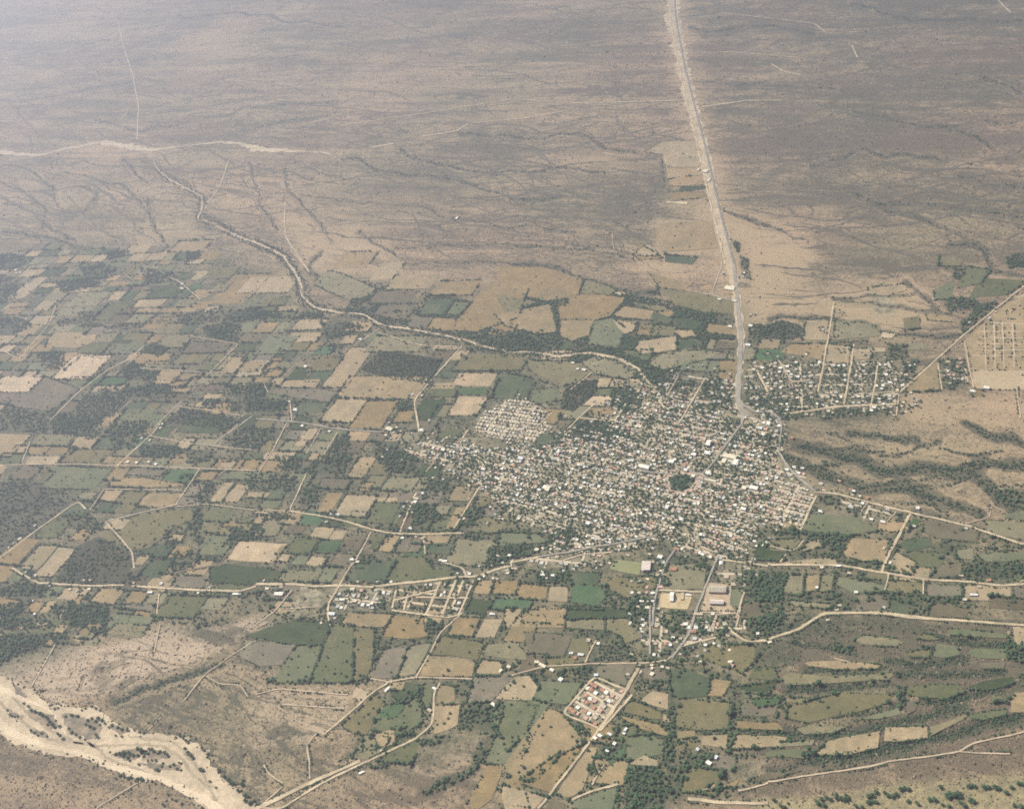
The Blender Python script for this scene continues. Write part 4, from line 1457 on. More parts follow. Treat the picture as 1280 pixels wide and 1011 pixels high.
# ------------------------------------------------------------------ houses: where they stand
HOUSES = []      # x, y, angle, length, width, height, roof kind, colour, quarter
HG = {}
def free(x, y, r):
    i, j = int(x // 20), int(y // 20)
    for a in (-1, 0, 1):
        for b in (-1, 0, 1):
            for (hx, hy, hr) in HG.get((i + a, j + b), ()):
                if (hx - x) ** 2 + (hy - y) ** 2 < (hr + r) ** 2 * 0.72: return False
    return True
def put_house(x, y, a, l, w, h, roof, col, where, force=False):
    r = 0.5 * math.hypot(l, w)
    if not force and not free(x, y, r): return False
    HG.setdefault((int(x // 20), int(y // 20)), []).append((x, y, r)); HOUSES.append((x, y, a, l, w, h, roof, col, where)); return True
PAL = {'town': (['white', 'grey', 'tan', 'pink', 'dark', 'red', 'tin'], [.14, .34, .30, .11, .05, .03, .03]),
       'dense': (['white', 'cream', 'grey', 'tan', 'dark'], [.08, .32, .2, .3, .1]),
       'ne': (['white', 'grey', 'tan', 'cream', 'dark'], [.16, .26, .30, .14, .14]),
       'rows': (['cream', 'tan', 'pink', 'grey'], [.2, .35, .25, .2]),
       'plots': (['tan', 'pink', 'grey', 'dark', 'white'], [.3, .25, .2, .15, .1]),
       'walled': (['red', 'white', 'tan', 'pink'], [.26, .2, .34, .20])}
# set pieces of the photograph, placed before the ordinary houses
BIG = [  # photo x, y, length, width, height, roof, colour, angle or None, building kind
    (912, 572, 44, 17, 7, 'flat', 'cream', None, 'school'), (919, 579, 14, 26, 7, 'flat', 'white', None, 'school'), (905, 577, 12, 22, 6, 'flat', 'cream', None, 'school'),
    (867, 569, 16, 12, 6, 'flat', 'white', None, 'shop'), (886, 555, 14, 26, 7, 'gable', 'white', None, 'warehouse'), (884, 567, 16, 14, 6, 'flat', 'white', None, 'shop'),
    (806, 585, 32, 15, 8, 'gable', 'white', None, 'market_hall'), (800, 583, 12, 12, 6, 'flat', 'cream', None, 'shop'), (839, 578, 18, 14, 6, 'flat', 'white', None, 'shop'),
    (855, 583, 14, 12, 6, 'gable', 'red', None, 'shop'), (857, 589, 12, 10, 8, 'flat', 'white', None, 'shop'), (866, 597, 11, 20, 6, 'flat', 'cream', None, 'shop'), (888, 601, 38, 7, 4, 'flat', 'cream', None, 'arcade'),
    (885, 592, 15, 14, 6, 'flat', 'white', None, 'shop'), (930, 611, 14, 16, 7, 'flat', 'cream', None, 'shop'), (942, 611, 26, 14, 7, 'flat', 'white', None, 'warehouse'), (929, 637, 16, 10, 6, 'flat', 'white', None, 'shop'), (930, 632, 14, 8, 5, 'flat', 'cream', None, 'shop'),
    (681, 610, 12, 16, 6, 'flat', 'white', None, 'shop'), (685, 612, 14, 20, 6, 'gable', 'cream', None, 'warehouse'), (674, 613, 12, 8, 5, 'flat', 'white', None, 'shop'),
    (604, 587, 14, 14, 6, 'flat', 'white', None, 'house'), (651, 574, 18, 12, 6, 'tin', 'tin', None, 'shop'), (676, 578, 12, 16, 6, 'flat', 'tan', None, 'house'), (728, 554, 8, 16, 5, 'gable', 'red', None, 'house'),
    (698, 566, 11, 15, 6, 'gable', 'white', None, 'house'), (834, 635, 12, 18, 6, 'gable', 'white', None, 'house'), (735, 655, 16, 14, 6, 'flat', 'white', None, 'house'), (890, 647, 16, 10, 6, 'flat', 'cream', None, 'house'), (851, 650, 14, 12, 6, 'flat', 'white', None, 'house'),
    (825, 697, 18, 16, 6, 'flat', 'white', None, 'house'), (808, 709, 24, 34, 9, 'shed', 'pinkgrey', None, 'grandstand'), (842, 712, 22, 14, 5, 'gable', 'red', None, 'house'), (846, 687, 20, 9, 5, 'gable', 'red', None, 'house'), (888, 697, 12, 15, 6, 'flat', 'cream', None, 'house'),
    (840, 747, 10, 32, 6, 'gable', 'white', None, 'schoolhouse'), (853, 746, 8, 24, 4, 'flat', 'tan', None, 'schoolhouse'), (860, 744, 16, 6, 4, 'flat', 'white', None, 'house'),
    (897, 738, 48, 24, 8, 'gable', 'concrete', None, 'warehouse'), (896, 754, 38, 14, 8, 'gable', 'pinkgrey', None, 'warehouse'), (873, 768, 24, 8, 4, 'flat', 'tan', None, 'shed'),
    (615, 768, 16, 8, 5, 'flat', 'white', None, 'house'), (1147, 636, 12, 14, 6, 'flat', 'white', None, 'house'), (1140, 658, 24, 8, 5, 'flat', 'cream', None, 'house'), (1078, 630, 12, 11, 5, 'flat', 'white', None, 'house'),
    (1215, 490, 18, 12, 6, 'flat', 'white', None, 'house'), (1233, 486, 20, 14, 7, 'gable', 'white', None, 'house'), (882, 215, 22, 26, 6, 'flat', 'cream', None, 'warehouse'), (873, 213, 10, 22, 5, 'flat', 'cream', None, 'shed'), (886, 226, 10, 30, 5, 'flat', 'cream', None, 'shed'),
    (912, 361, 40, 26, 5, 'flat', 'cream', None, 'warehouse'), (918, 377, 22, 10, 5, 'flat', 'white', None, 'house'), (899, 375, 16, 10, 5, 'flat', 'white', None, 'house'), (912, 409, 16, 12, 5, 'flat', 'white', None, 'house'), (935, 432, 18, 12, 5, 'flat', 'white', None, 'shop'), (938, 408, 14, 12, 5, 'flat', 'white', None, 'shop'),
    (984, 459, 14, 11, 5, 'flat', 'white', None, 'house'), (985, 465, 14, 11, 5, 'flat', 'white', None, 'house'), (974, 466, 12, 10, 5, 'flat', 'white', None, 'house'), (989, 469, 12, 10, 5, 'flat', 'white', None, 'house'), (997, 472, 15, 12, 5, 'flat', 'white', None, 'house'), (976, 478, 12, 10, 5, 'flat', 'cream', None, 'house'), (942, 463, 14, 10, 5, 'flat', 'cream', None, 'house'), (955, 473, 12, 10, 5, 'flat', 'white', None, 'house'), (995, 454, 12, 10, 5, 'flat', 'white', None, 'house'),
    (1112, 479, 16, 11, 5, 'flat', 'white', None, 'house'), (1102, 487, 12, 10, 5, 'flat', 'white', None, 'house'), (1089, 514, 14, 12, 5, 'flat', 'white', None, 'house'), (1104, 506, 12, 10, 5, 'flat', 'white', None, 'house'),
    (20, 338, 14, 14, 5, 'flat', 'white', None, 'house'), (25, 341, 12, 10, 5, 'flat', 'white', None, 'house'), (21, 342, 12, 10, 5, 'flat', 'cream', None, 'house'), (228, 356, 14, 12, 5, 'flat', 'white', None, 'house'), (227, 361, 20, 9, 4, 'flat', 'cream', None, 'shed'), (33, 399, 10, 9, 4, 'flat', 'white', None, 'house'), (382, 459, 16, 16, 6, 'flat', 'white', None, 'house'), (451, 425, 18, 10, 5, 'gable', 'white', None, 'house'), (716, 454, 14, 12, 5, 'flat', 'white', None, 'house'), (730, 463, 18, 13, 5, 'flat', 'white', None, 'house'), (722, 462, 12, 10, 5, 'flat', 'white', None, 'house'),
    (571, 273, 10, 20, 4, 'flat', 'white', None, 'shed'), (369, 513, 18, 16, 6, 'flat', 'white', None, 'house'), (362, 503, 12, 10, 5, 'flat', 'cream', None, 'house'), (378, 533, 14, 12, 5, 'flat', 'white', None, 'house'), (412, 540, 12, 10, 5, 'flat', 'white', None, 'house'), (527, 539, 16, 16, 7, 'flat', 'white', None, 'house'), (487, 537, 26, 16, 6, 'gable', 'cream', None, 'warehouse'), (412, 540, 10, 8, 4, 'flat', 'white', None, 'house'), (554, 563, 18, 11, 5, 'flat', 'white', None, 'house'), (563, 566, 10, 12, 5, 'flat', 'white', None, 'house'),
    (160, 578, 14, 12, 5, 'flat', 'white', None, 'house'), (171, 579, 14, 10, 5, 'flat', 'white', None, 'house'), (195, 581, 14, 12, 5, 'flat', 'white', None, 'house'), (186, 578, 14, 9, 5, 'flat', 'cream', None, 'house'), (112, 737, 14, 10, 5, 'flat', 'cream', None, 'house'), (188, 741, 22, 9, 5, 'flat', 'white', None, 'house'), (202, 730, 12, 11, 5, 'flat', 'white', None, 'house'), (295, 743, 26, 9, 5, 'flat', 'white', None, 'house'), (248, 742, 10, 10, 5, 'flat', 'cream', None, 'house'), (88, 737, 12, 8, 4, 'flat', 'cream', None, 'house'), (41, 752, 10, 8, 5, 'flat', 'white', None, 'house'), (44, 768, 10, 9, 5, 'flat', 'white', None, 'house'), (349, 743, 28, 12, 5, 'gable', 'white', None, 'warehouse'), (441, 737, 16, 12, 5, 'gable', 'cream', None, 'house'), (428, 750, 22, 9, 5, 'flat', 'white', None, 'house'), (415, 768, 20, 9, 5, 'tin', 'tin', None, 'shed'), (465, 755, 12, 10, 5, 'flat', 'white', None, 'house'), (461, 757, 12, 9, 5, 'flat', 'white', None, 'house'), (444, 752, 14, 10, 5, 'flat', 'cream', None, 'house'),
    (440, 700, 14, 10, 5, 'flat', 'white', None, 'house'), (447, 703, 14, 9, 5, 'flat', 'cream', None, 'house'), (519, 628, 14, 14, 5, 'flat', 'white', None, 'house'), (521, 624, 16, 8, 5, 'flat', 'cream', None, 'house'), (513, 661, 12, 10, 5, 'flat', 'white', None, 'house'), (556, 702, 20, 10, 5, 'flat', 'white', None, 'house'), (551, 701, 14, 9, 5, 'flat', 'cream', None, 'house'), (587, 718, 12, 10, 5, 'flat', 'white', None, 'house'), (678, 719, 14, 10, 5, 'flat', 'white', None, 'house'), (691, 720, 14, 9, 5, 'flat', 'white', None, 'house'), (637, 695, 14, 10, 5, 'flat', 'white', None, 'house'), (671, 688, 16, 14, 6, 'flat', 'cream', None, 'house'),
    (543, 861, 14, 8, 5, 'flat', 'white', None, 'house'), (484, 862, 7, 18, 4, 'flat', 'white', None, 'shed'), (537, 888, 16, 10, 4, 'flat', 'tan', None, 'house'), (617, 881, 16, 9, 5, 'gable', 'white', None, 'house'), (626, 839, 9, 14, 5, 'flat', 'cream', None, 'house'), (636, 834, 14, 10, 5, 'flat', 'cream', None, 'house'), (690, 838, 14, 10, 5, 'flat', 'white', None, 'house'), (701, 850, 14, 13, 6, 'flat', 'white', None, 'house'), (671, 828, 14, 10, 5, 'flat', 'cream', None, 'house'), (678, 832, 22, 8, 4, 'flat', 'cream', None, 'shed'), (726, 819, 20, 8, 5, 'tin', 'tin', None, 'house'), (714, 817, 14, 9, 5, 'flat', 'tin', None, 'house'), (719, 823, 10, 10, 5, 'gable', 'red', None, 'house'), (748, 805, 10, 10, 5, 'flat', 'white', None, 'house'), (736, 801, 12, 14, 5, 'gable', 'tan', None, 'house'), (788, 780, 9, 14, 5, 'flat', 'cream', None, 'house'), (838, 807, 10, 10, 6, 'flat', 'white', None, 'house'), (857, 781, 14, 12, 6, 'flat', 'white', None, 'house'), (867, 790, 16, 12, 6, 'gable', 'red', None, 'house'), (882, 807, 12, 10, 5, 'flat', 'white', None, 'house'), (891, 768, 10, 10, 5, 'flat', 'white', None, 'house'), (815, 836, 9, 9, 5, 'flat', 'cream', None, 'house'), (815, 843, 12, 14, 5, 'flat', 'cream', None, 'house'), (816, 752, 12, 8, 5, 'flat', 'white', None, 'house'), (809, 760, 14, 12, 5, 'flat', 'cream', None, 'house'), (802, 752, 16, 7, 4, 'flat', 'white', None, 'house'),
    (744, 923, 12, 9, 5, 'flat', 'white', None, 'house'), (762, 918, 16, 8, 4, 'flat', 'tin', None, 'house'), (750, 920, 16, 9, 5, 'flat', 'white', None, 'house'), (768, 930, 10, 10, 5, 'flat', 'white', None, 'house'), (782, 912, 8, 14, 4, 'flat', 'tin', None, 'house'), (759, 939, 12, 7, 4, 'flat', 'white', None, 'house'), (780, 917, 10, 8, 4, 'flat', 'tin', None, 'house'),
    (886, 954, 16, 12, 5, 'flat', 'white', None, 'house'), (895, 947, 9, 14, 5, 'flat', 'tin', None, 'house'), (872, 937, 10, 10, 5, 'flat', 'tin', None, 'house'), (915, 832, 12, 14, 5, 'gable', 'pink', None, 'house'), (913, 828, 16, 10, 5, 'flat', 'cream', None, 'house'), (1070, 741, 12, 9, 5, 'flat', 'white', None, 'house'), (1021, 735, 10, 9, 5, 'flat', 'white', None, 'house'), (1025, 640, 14, 10, 5, 'flat', 'white', None, 'house'), (1027, 710, 12, 10, 5, 'flat', 'cream', None, 'house'), (1048, 708, 18, 8, 5, 'flat', 'white', None, 'house'), (1089, 650, 12, 9, 5, 'flat', 'white', None, 'house'), (1103, 653, 14, 10, 5, 'flat', 'white', None, 'house'), (1236, 726, 12, 10, 5, 'gable', 'red', None, 'house'), (1217, 744, 20, 7, 4, 'flat', 'tin', None, 'shed'), (1206, 750, 14, 8, 4, 'flat', 'cream', None, 'house'), (1084, 623, 10, 14, 5, 'gable', 'red', None, 'house'), (1067, 614, 12, 9, 5, 'flat', 'white', None, 'house'), (1063, 612, 10, 8, 5, 'gable', 'red', None, 'house'), (1049, 601, 12, 10, 5, 'gable', 'pink', None, 'house'), (990, 548, 10, 14, 5, 'gable', 'red', None, 'house'), (1003, 585, 12, 9, 5, 'flat', 'white', None, 'house'), (957, 568, 10, 12, 6, 'flat', 'white', None, 'house'), (950, 536, 18, 12, 5, 'tin', 'tin', None, 'house'), (931, 523, 12, 10, 5, 'flat', 'cream', None, 'house'), (947, 515, 10, 10, 5, 'flat', 'white', None, 'house'),
]
BIGSET = []
for (px, py, l, w, h, roof, col, ang, bk) in BIG:
    g = G([(px, py)])[0]
    if bk == 'house': l, w = l * 0.8, w * 0.8
    a = ang if ang is not None else (TH_TOWN if py < 700 else (TH_S if py > 830 else TH_SO))
    put_house(g[0], g[1], a, l, w, h, roof, col, bk, True)
N_BIG = len(HOUSES)
PLAZA = np.array([(836, 597), (846, 592), (868, 594), (869, 601), (863, 610), (850, 614), (838, 612)], float)
draw_line(mask_road, np.vstack([PLAZA, PLAZA[:1]]), 4); fill_poly(mask_road, PLAZA)
SPORT = np.array([(761, 711), (768, 699), (802, 703), (800, 719), (786, 717)], float)
fill_poly(mask_road, SPORT)
fill_poly(mask_road, [(820, 736), (875, 740), (868, 764), (818, 760)], 0.6)
STREETS = []
def quarter(name, out, th, lw, ld, sw, bl, occ, tden, size, pal, yard):
    out = np.array(out, float); g = G(out); c = g.mean(0)
    e1 = np.array([math.cos(th), math.sin(th)]); e2 = np.array([-math.sin(th), math.cos(th)])
    uv = np.column_stack([(g - c) @ e1, (g - c) @ e2]); u0, v0 = uv.min(0); u1, v1 = uv.max(0)
    names, wts = PAL[pal]
    mk = raster(); fill_poly(mk, out); mk = blur(mk, 7)
    bd = 2 * ld + sw; nb = bl + sw
    for r in range(int((v1 - v0) / bd) + 1):
        for b in range(int((u1 - u0) / nb) + 1):
            for side in (0, 1):
                k = int(bl / lw)
                for m in range(k):
                    if rng.random() > occ: continue
                    u = u0 + b * nb + sw / 2 + (m + 0.5) * bl / k + rng.normal(0, 0.8)
                    l = min(rng.uniform(*size), bl / k * 0.93); w = rng.uniform(size[0], size[1]) * rng.uniform(0.8, 1.15)
                    v = v0 + r * bd + sw / 2 + (w / 2 + rng.uniform(1, 4) if side == 0 else 2 * ld - w / 2 - rng.uniform(1, 4))
                    if pal in ('town', 'ne') and rng.random() < 0.10: v = v0 + r * bd + sw / 2 + rng.uniform(0.25, 0.75) * 2 * ld
                    q = c + u * e1 + v * e2; pq = P(q)
                    if not inside(pq + rng.normal(0, 2.6, 2), out)[0] or sample(mask_road, pq)[0] > 0.5: continue
                    if pal == 'town' and rng.random() > np.clip((sample(mk, pq)[0] - 0.30) * 2.0, 0.12, 1): continue
                    if pal == 'town' and math.sin(q[0] * 0.021 + 1.7 * math.sin(q[1] * 0.013)) + math.sin(q[1] * 0.026 + 2 * math.sin(q[0] * 0.009)) > 1.15: continue      # gardens and empty lots
                    col = rng.choice(names, p=wts); h = rng.uniform(2.6, 3.3) * (1.9 if rng.random() < 0.05 and pal == 'town' else 1)
                    roof = 'gable' if col in ('red',) or rng.random() < 0.12 else ('tin' if col == 'tin' else 'flat')
                    put_house(q[0], q[1], th + rng.normal(0, 0.02) + (math.pi / 2 if rng.random() < 0.3 else 0), l, w, h, roof, str(col), name)
    for r in range(int((v1 - v0) / bd) + 2):
        STREETS.append((out, c + e2 * (v0 + r * bd), e1, u0, u1, sw, pal))
    for b in range(int((u1 - u0) / nb) + 2):
        STREETS.append((out, c + e1 * (u0 + b * nb), e2, v0, v1, sw, pal))
    area = 0.5 * abs(np.sum(g[:, 0] * np.roll(g[:, 1], -1) - g[:, 1] * np.roll(g[:, 0], -1))) / 1e4
    for _ in range(int(area * tden)):
        q = c + e1 * rng.uniform(u0, u1) + e2 * rng.uniform(v0, v1); pq = P(q)
        if inside(pq, out)[0] and sample(mask_road, pq)[0] < 0.5 and free(q[0], q[1], 1.2):
            add_tree(q[0], q[1], min(5.0, rng.lognormal(math.log(2.7), 0.3)), 0, rng.uniform(0.6, 1.3), 'q_' + name)
for qd in QUARTERS: quarter(*qd)
for (out, o0, e, a, b, sw, pal) in STREETS:
    t = np.arange(a - 10, b + 10, 8.0); q = o0 + t[:, None] * e; ok = inside(P(q), out)
    i = 0
    while i < len(t):
        if not ok[i]: i += 1; continue
        j = i
        while j + 1 < len(t) and ok[j + 1]: j += 1
        if j - i >= 5:
            strip('street', q[[i, j]], sw * (0.9 if pal != 'plots' else 1.0), M_DIRT if pal == 'plots' else M_STREET, 0.25 + 0.003 * (len(bpy.data.meshes) % 331), 0.1, 40)
        i = j + 1
# the ragged outskirts: single houses among trees beyond the last blocks
for name in ('town', 'west', 'north', 'northeast', 'westroad', 'southroad'):
    out = np.array([qd[1] for qd in QUARTERS if qd[0] == name][0], float); cen = out.mean(0)
    for _ in range(120 if name == 'town' else 45):
        i = int(rng.integers(len(out))); t = rng.random(); e = out[i] * (1 - t) + out[(i + 1) % len(out)] * t
        pq = (e + (e - cen) / np.linalg.norm(e - cen) * abs(rng.normal(0, 13)) + rng.normal(0, 3, 2))[None]
        if sample(mask_road, pq)[0] > 0.4: continue
        q2 = G(pq)[0]
        if put_house(q2[0], q2[1], TH_TOWN + rng.normal(0, 0.1), rng.uniform(6, 10), rng.uniform(5.5, 8), rng.uniform(2.6, 3.2), 'flat', str(rng.choice(['cream', 'grey', 'tan', 'white'], p=[.25, .35, .3, .1])), 'lane'):
            for _ in range(int(rng.integers(2, 7))):
                a = rng.random() * 6.28; d = rng.uniform(6, 22); add_tree(q2[0] + d * math.cos(a), q2[1] + d * math.sin(a), rng.uniform(2, 4.6), 0, rng.uniform(0.7, 1.3), 'yard')
# farmhouses along the lanes
LANES = [HIGHWAY[10:] + (7, 0), HIGHWAY[9:] - (7, 0), HIGHWAY[8:12] + (9, 0)] + [q for k, w, q in ROADLIST if k == 'd' and 300 < q[:, 1].mean() < 960 and w >= 5]
for q in LANES:
    my = q[:, 1].mean(); mx = q[:, 0].mean()
    pr = 0.24 if (mx < 700 and my < 760) else 0.09
    c, s = resample(G(q), 22); t = np.gradient(c, axis=0); t /= np.linalg.norm(t, axis=1)[:, None] + 1e-9
    cl = rng.random() * 6.28
    for k in range(len(c)):
        for sd_ in (-1, 1):
            if rng.random() < pr * max(0.0, 0.45 + math.sin(k * 0.45 + cl)):
                q2 = c[k] + sd_ * rng.uniform(10, 26) * np.array([-t[k, 1], t[k, 0]]); pq = P(q2)
                if sample(mask_road, pq)[0] > 0.4 or sample(mask_sand, pq)[0] > 0.4 or sample(soft['pale'], pq)[0] > 0.5: continue
                col = rng.choice(['white', 'cream', 'grey', 'tan', 'tin'], p=[.16, .24, .24, .30, .06])
                if put_house(q2[0], q2[1], math.atan2(t[k, 1], t[k, 0]) + rng.normal(0, 0.05), rng.uniform(6.5, 12), rng.uniform(5.5, 8.5), rng.uniform(3, 3.6), 'flat' if rng.random() < 0.8 else 'gable', str(col), 'lane'):
                    for _ in range(rng.integers(1, 5)):
                        r = rng.uniform(2.5, 5); a = rng.random() * 6.28; d = rng.uniform(9, 20)
                        add_tree(q2[0] + d * math.cos(a), q2[1] + d * math.sin(a), r, 0, rng.uniform(0.7, 1.3), 'yard')
# ------------------------------------------------------------------ trees: where they stand
def ok_tree(pq, g, r, roads=0.45):
    return sample(mask_road, pq)[0] < roads and sample(mask_sand, pq)[0] < 0.5
def scatter(poly_px, dens, rlo, rhi, src, cap=4000):
    g = G(poly_px); lo, hi = g.min(0), g.max(0)
    n = min(cap, int((hi - lo).prod() / 1e4 * dens))
    if n <= 0: return
    q = rng.uniform(lo, hi, (n, 2)); pq = P(q)
    m = inside(pq, poly_px) & (sample(mask_road, pq) < 0.45)
    # gaps: clumps follow a slow pattern
    cl = np.sin(q[:, 0] * 0.021 + q[:, 1] * 0.013) + np.sin(q[:, 1] * 0.027 - q[:, 0] * 0.011) + rng.normal(0, 0.8, n)
    m &= cl > -1.1
    for x, y in q[m]:
        if free(x, y, 1.0): add_tree(x, y, min(rhi, max(rlo, rng.lognormal(math.log((rlo + rhi) * 0.46), 0.3))), 0, rng.uniform(0.6, 1.4), src)
for dens, q in TREES:
    if q[:, 0].mean() > 955 and q[:, 1].mean() > 775 and len(q) > 4: scatter(q, dens * 0.8, 1.6, 3.4, 'wood')
    else: scatter(q, dens * 1.5, 2.3, 5.8, 'wood')
for f in FARM[:2]:      # brush and small trees all over the land between the fields
    lo, hi = np.min(f, 0), np.max(f, 0); nn = 110000
    fp = np.column_stack([rng.uniform(max(lo[0], -60), min(hi[0], 1340), nn), rng.uniform(lo[1], min(hi[1], 1060), nn)]); fg = G(fp)
    cl = np.sin(fg[:, 0] * 0.017 + 2 * np.sin(fg[:, 1] * 0.006)) + np.sin(fg[:, 1] * 0.023 - fg[:, 0] * 0.009) + rng.normal(0, 0.7, nn)
    m = inside(fp, f) & (sample(mask_road, fp) < 0.3) & (sample(mask_field, fp) < 0.3) & (sample(mask_sand, fp) < 0.3) & (sample(soft['yard'], fp) < 0.3) & (sample(mask_tree, fp) < 0.3) & (rng.random(nn) < np.clip(0.38 + 0.34 * cl, 0.05, 1)) & (sample(soft['pale'], fp) < 0.2)
    for x, y in fg[m]:
        if free(x, y, 1.0): add_tree(x, y, min(5.2, rng.lognormal(math.log(2.6), 0.33)), 0, rng.uniform(0.6, 1.4), 'wood')
for cls, q in FIELDS:
    g = G(q)
    if cls == 'K':      # orchards: rows
        e = np.diff(np.vstack([g, g[:1]]), axis=0); e = e[np.argmax((e ** 2).sum(1))]; e /= np.linalg.norm(e); f = np.array([-e[1], e[0]])
        c = g.mean(0); uv = np.column_stack([(g - c) @ e, (g - c) @ f])
        for u in np.arange(uv[:, 0].min(), uv[:, 0].max(), 8.5):
            for v in np.arange(uv[:, 1].min(), uv[:, 1].max(), 9.5):
                if rng.random() < 0.10: continue
                x = c + e * (u + rng.normal(0, 2.2)) + f * (v + rng.normal(0, 2.2))
                if inside(P(x), q)[0] and free(x[0], x[1], 1): add_tree(x[0], x[1], rng.uniform(2.6, 4.2), 0, rng.uniform(0.5, 0.95), 'orchard')
    elif cls == 'J': scatter(q, 95, 2.0, 5.0, 'wood', 3000)
    elif cls in 'GBO': scatter(q, 10, 1.6, 4.2, 'field')
    else: scatter(q, 2.6, 1.5, 4.0, 'field')
    if cls in 'KJ': continue
    c = g.mean(0)
    for a, b in zip(g, np.roll(g, -1, axis=0)):     # hedges along the field edges
        L = np.linalg.norm(b - a)
        if rng.random() < (0.72 if P((a + b) / 2)[0, 1] > 430 else 0.45) and L > 30:
            sp = rng.uniform(3.2, 6.8); base = rng.uniform(1.7, 3.9)
            t = 0.0
            while t < L:
                q2 = a + (b - a) * (t / L) + rng.normal(0, 1.2, 2) + (a + b - 2 * c) / max(np.linalg.norm(a + b - 2 * c), 1) * 2.0
                t += sp * rng.uniform(0.6, 1.7)
                pq = P(q2)
                if rng.random() < 0.12: t += rng.uniform(5, 25)
                if ok_tree(pq, q2, 2) and free(q2[0], q2[1], 1): add_tree(q2[0], q2[1], base * rng.lognormal(0, 0.32), 0, rng.uniform(0.6, 1.2), 'hedge')
for w, q in GULLY:      # brush in the gullies
    c, s = resample(G(q), 5.0); t = np.gradient(c, axis=0); t /= np.linalg.norm(t, axis=1)[:, None] + 1e-9
    wm = w * DEPTH(c).mean() / 1350.0; low = P(c)[:, 1].mean() > 770; n = int(np.clip(wm / (4.5 if low else 9), 1, 11 if low else 6)); big = P(c)[:, 1].mean() > 400
    for k in range(len(c)):
        for _ in range(n):
            if rng.random() < (0.85 if big else 0.3):
                q2 = c[k] + np.array([-t[k, 1], t[k, 0]]) * rng.normal(0, wm * 0.30) + rng.normal(0, 3, 2)
                if ok_tree(P(q2), q2, 2): add_tree(q2[0], q2[1], rng.uniform(1.3, 2.7) if low else rng.uniform(1.8, 3.9), 0, rng.uniform(0.55, 1.1), 'gully')
for q in (np.array(WASH_NEAR, float)[1:], np.array(WASH_NEAR, float)[9:]):      # green fringe of the near wash
    c, s = resample(G(q), 6.0); t = np.gradient(c, axis=0); t /= np.linalg.norm(t, axis=1)[:, None] + 1e-9
    for k in range(len(c)):
        for sd_ in (-1, 1):
            if rng.random() < 0.75: x = c[k] + sd_ * (7 + abs(rng.normal(0, 12))) * np.array([-t[k, 1], t[k, 0]]); add_tree(x[0], x[1], rng.uniform(2, 4.6), 0, rng.uniform(0.6, 1.3), 'gully')
rgr = resample(np.vstack([rg, rg[:1]]), 7.0)[0]
for x in rgr:      # bushes that fray the river banks
    if rng.random() < 0.55: d = rng.normal(0, 7, 2); add_tree(x[0] + d[0], x[1] + d[1], rng.uniform(1.4, 3.4), 0, rng.uniform(0.6, 1.3), 'gully')
for code, q in ROADS:    # brush beside roads
    my = q[:, 1].mean()
    if my < 330: continue
    c, s = resample(G(q), 7.0); t = np.gradient(c, axis=0); t /= np.linalg.norm(t, axis=1)[:, None] + 1e-9
    wm = float(code.lstrip('ab')) * 0.78; run = 0
    for k in range(len(c)):
        for sd_ in (-1, 1):
            if math.sin(k * 0.21 + sd_ * 1.3 + my) > -0.1 and rng.random() < 0.62:
                q2 = c[k] + sd_ * (wm / 2 + rng.uniform(2.0, 4.5)) * np.array([-t[k, 1], t[k, 0]])
                pq = P(q2)
                if sample(mask_road, pq)[0] < 0.85 and sample(mask_sand, pq)[0] < 0.5 and free(q2[0], q2[1], 1): add_tree(q2[0], q2[1], rng.uniform(1.6, 3.6), 0, rng.uniform(0.6, 1.2), 'roadside')
# single trees the photograph shows one by one: photo x, y, radius
def px_list(s, ox, oy, k): return [(a * k + ox, b * k + oy, r) for a, b, r in (map(float, t.split(',')) for t in s.split())]
SINGLE = []
for x, y, r in px_list("120,485,4 145,500,4.5 160,520,5.5 178,528,5.5 200,535,6 215,545,5.5 235,558,6 250,575,6 262,590,5.5 240,590,5 275,605,5 280,570,4.5 300,600,5 38,520,4 50,540,4 62,548,3.5 75,552,3.5 90,550,3.5 85,572,3 155,620,4 175,630,4.5 190,645,4 210,635,4 235,650,4 290,635,4 318,662,5 300,645,4 345,610,5 360,630,5 380,640,5 400,655,4.5 425,665,4 440,570,5 460,560,5 480,575,5 450,600,5 470,610,4.5 430,590,4.5 330,550,4.5 360,545,5 390,550,5 410,518,4 430,510,4 290,508,4 275,512,4 460,500,4.5 480,510,4.5 500,520,4 490,560,5.5 510,570,5.5 525,585,5 500,590,4.5 560,595,5 590,605,5 610,615,5 640,618,5 580,645,3.5 610,650,3.5 490,655,5 480,640,4 545,605,4 700,628,4.5 720,632,4.5", 0, 758, Q4): SINGLE.append((x, y, r, 'sand'))
for x, y, r in px_list("550,728,3.5 580,740,5.5 600,738,6 620,735,6.5 645,735,6.5 665,745,6 640,755,5.5 615,750,5 690,712,5.5 705,715,5 725,735,5 745,715,5 760,712,5 770,725,5 790,735,5 800,725,5 825,730,5.5 840,745,5 740,735,4.5 720,750,4 690,745,4.5 650,770,4 695,790,4 740,770,4 760,770,4 780,770,4 790,818,5 780,815,4 810,800,4 815,785,4 850,800,3.5 870,790,4 895,780,4 905,785,3.5 885,812,4 905,818,4 655,855,5 640,860,5 620,850,5 600,845,4.5 580,860,4 690,863,5 705,862,6 715,866,5 760,873,4 740,870,3.5 915,655,4 930,670,5 940,680,4.5 900,650,4 880,655,4 925,710,5 940,730,5.5 955,745,5.5 965,758,5 1005,815,6 1015,820,5 1050,875,4.5 1080,905,4 1020,720,5 1040,735,4 490,790,4 1095,820,6 1120,850,6 1145,870,6.5 1160,885,6.5 1210,890,6 1215,870,5 1190,920,5 1225,945,5.5 1225,970,5.5 1250,985,6 1270,970,5 1240,950,4.5 1010,1008,5 880,970,4 910,985,4 820,995,4 860,960,3.5 840,940,3.5", 0, 758, Q4): SINGLE.append((x, y, r, 'sand'))
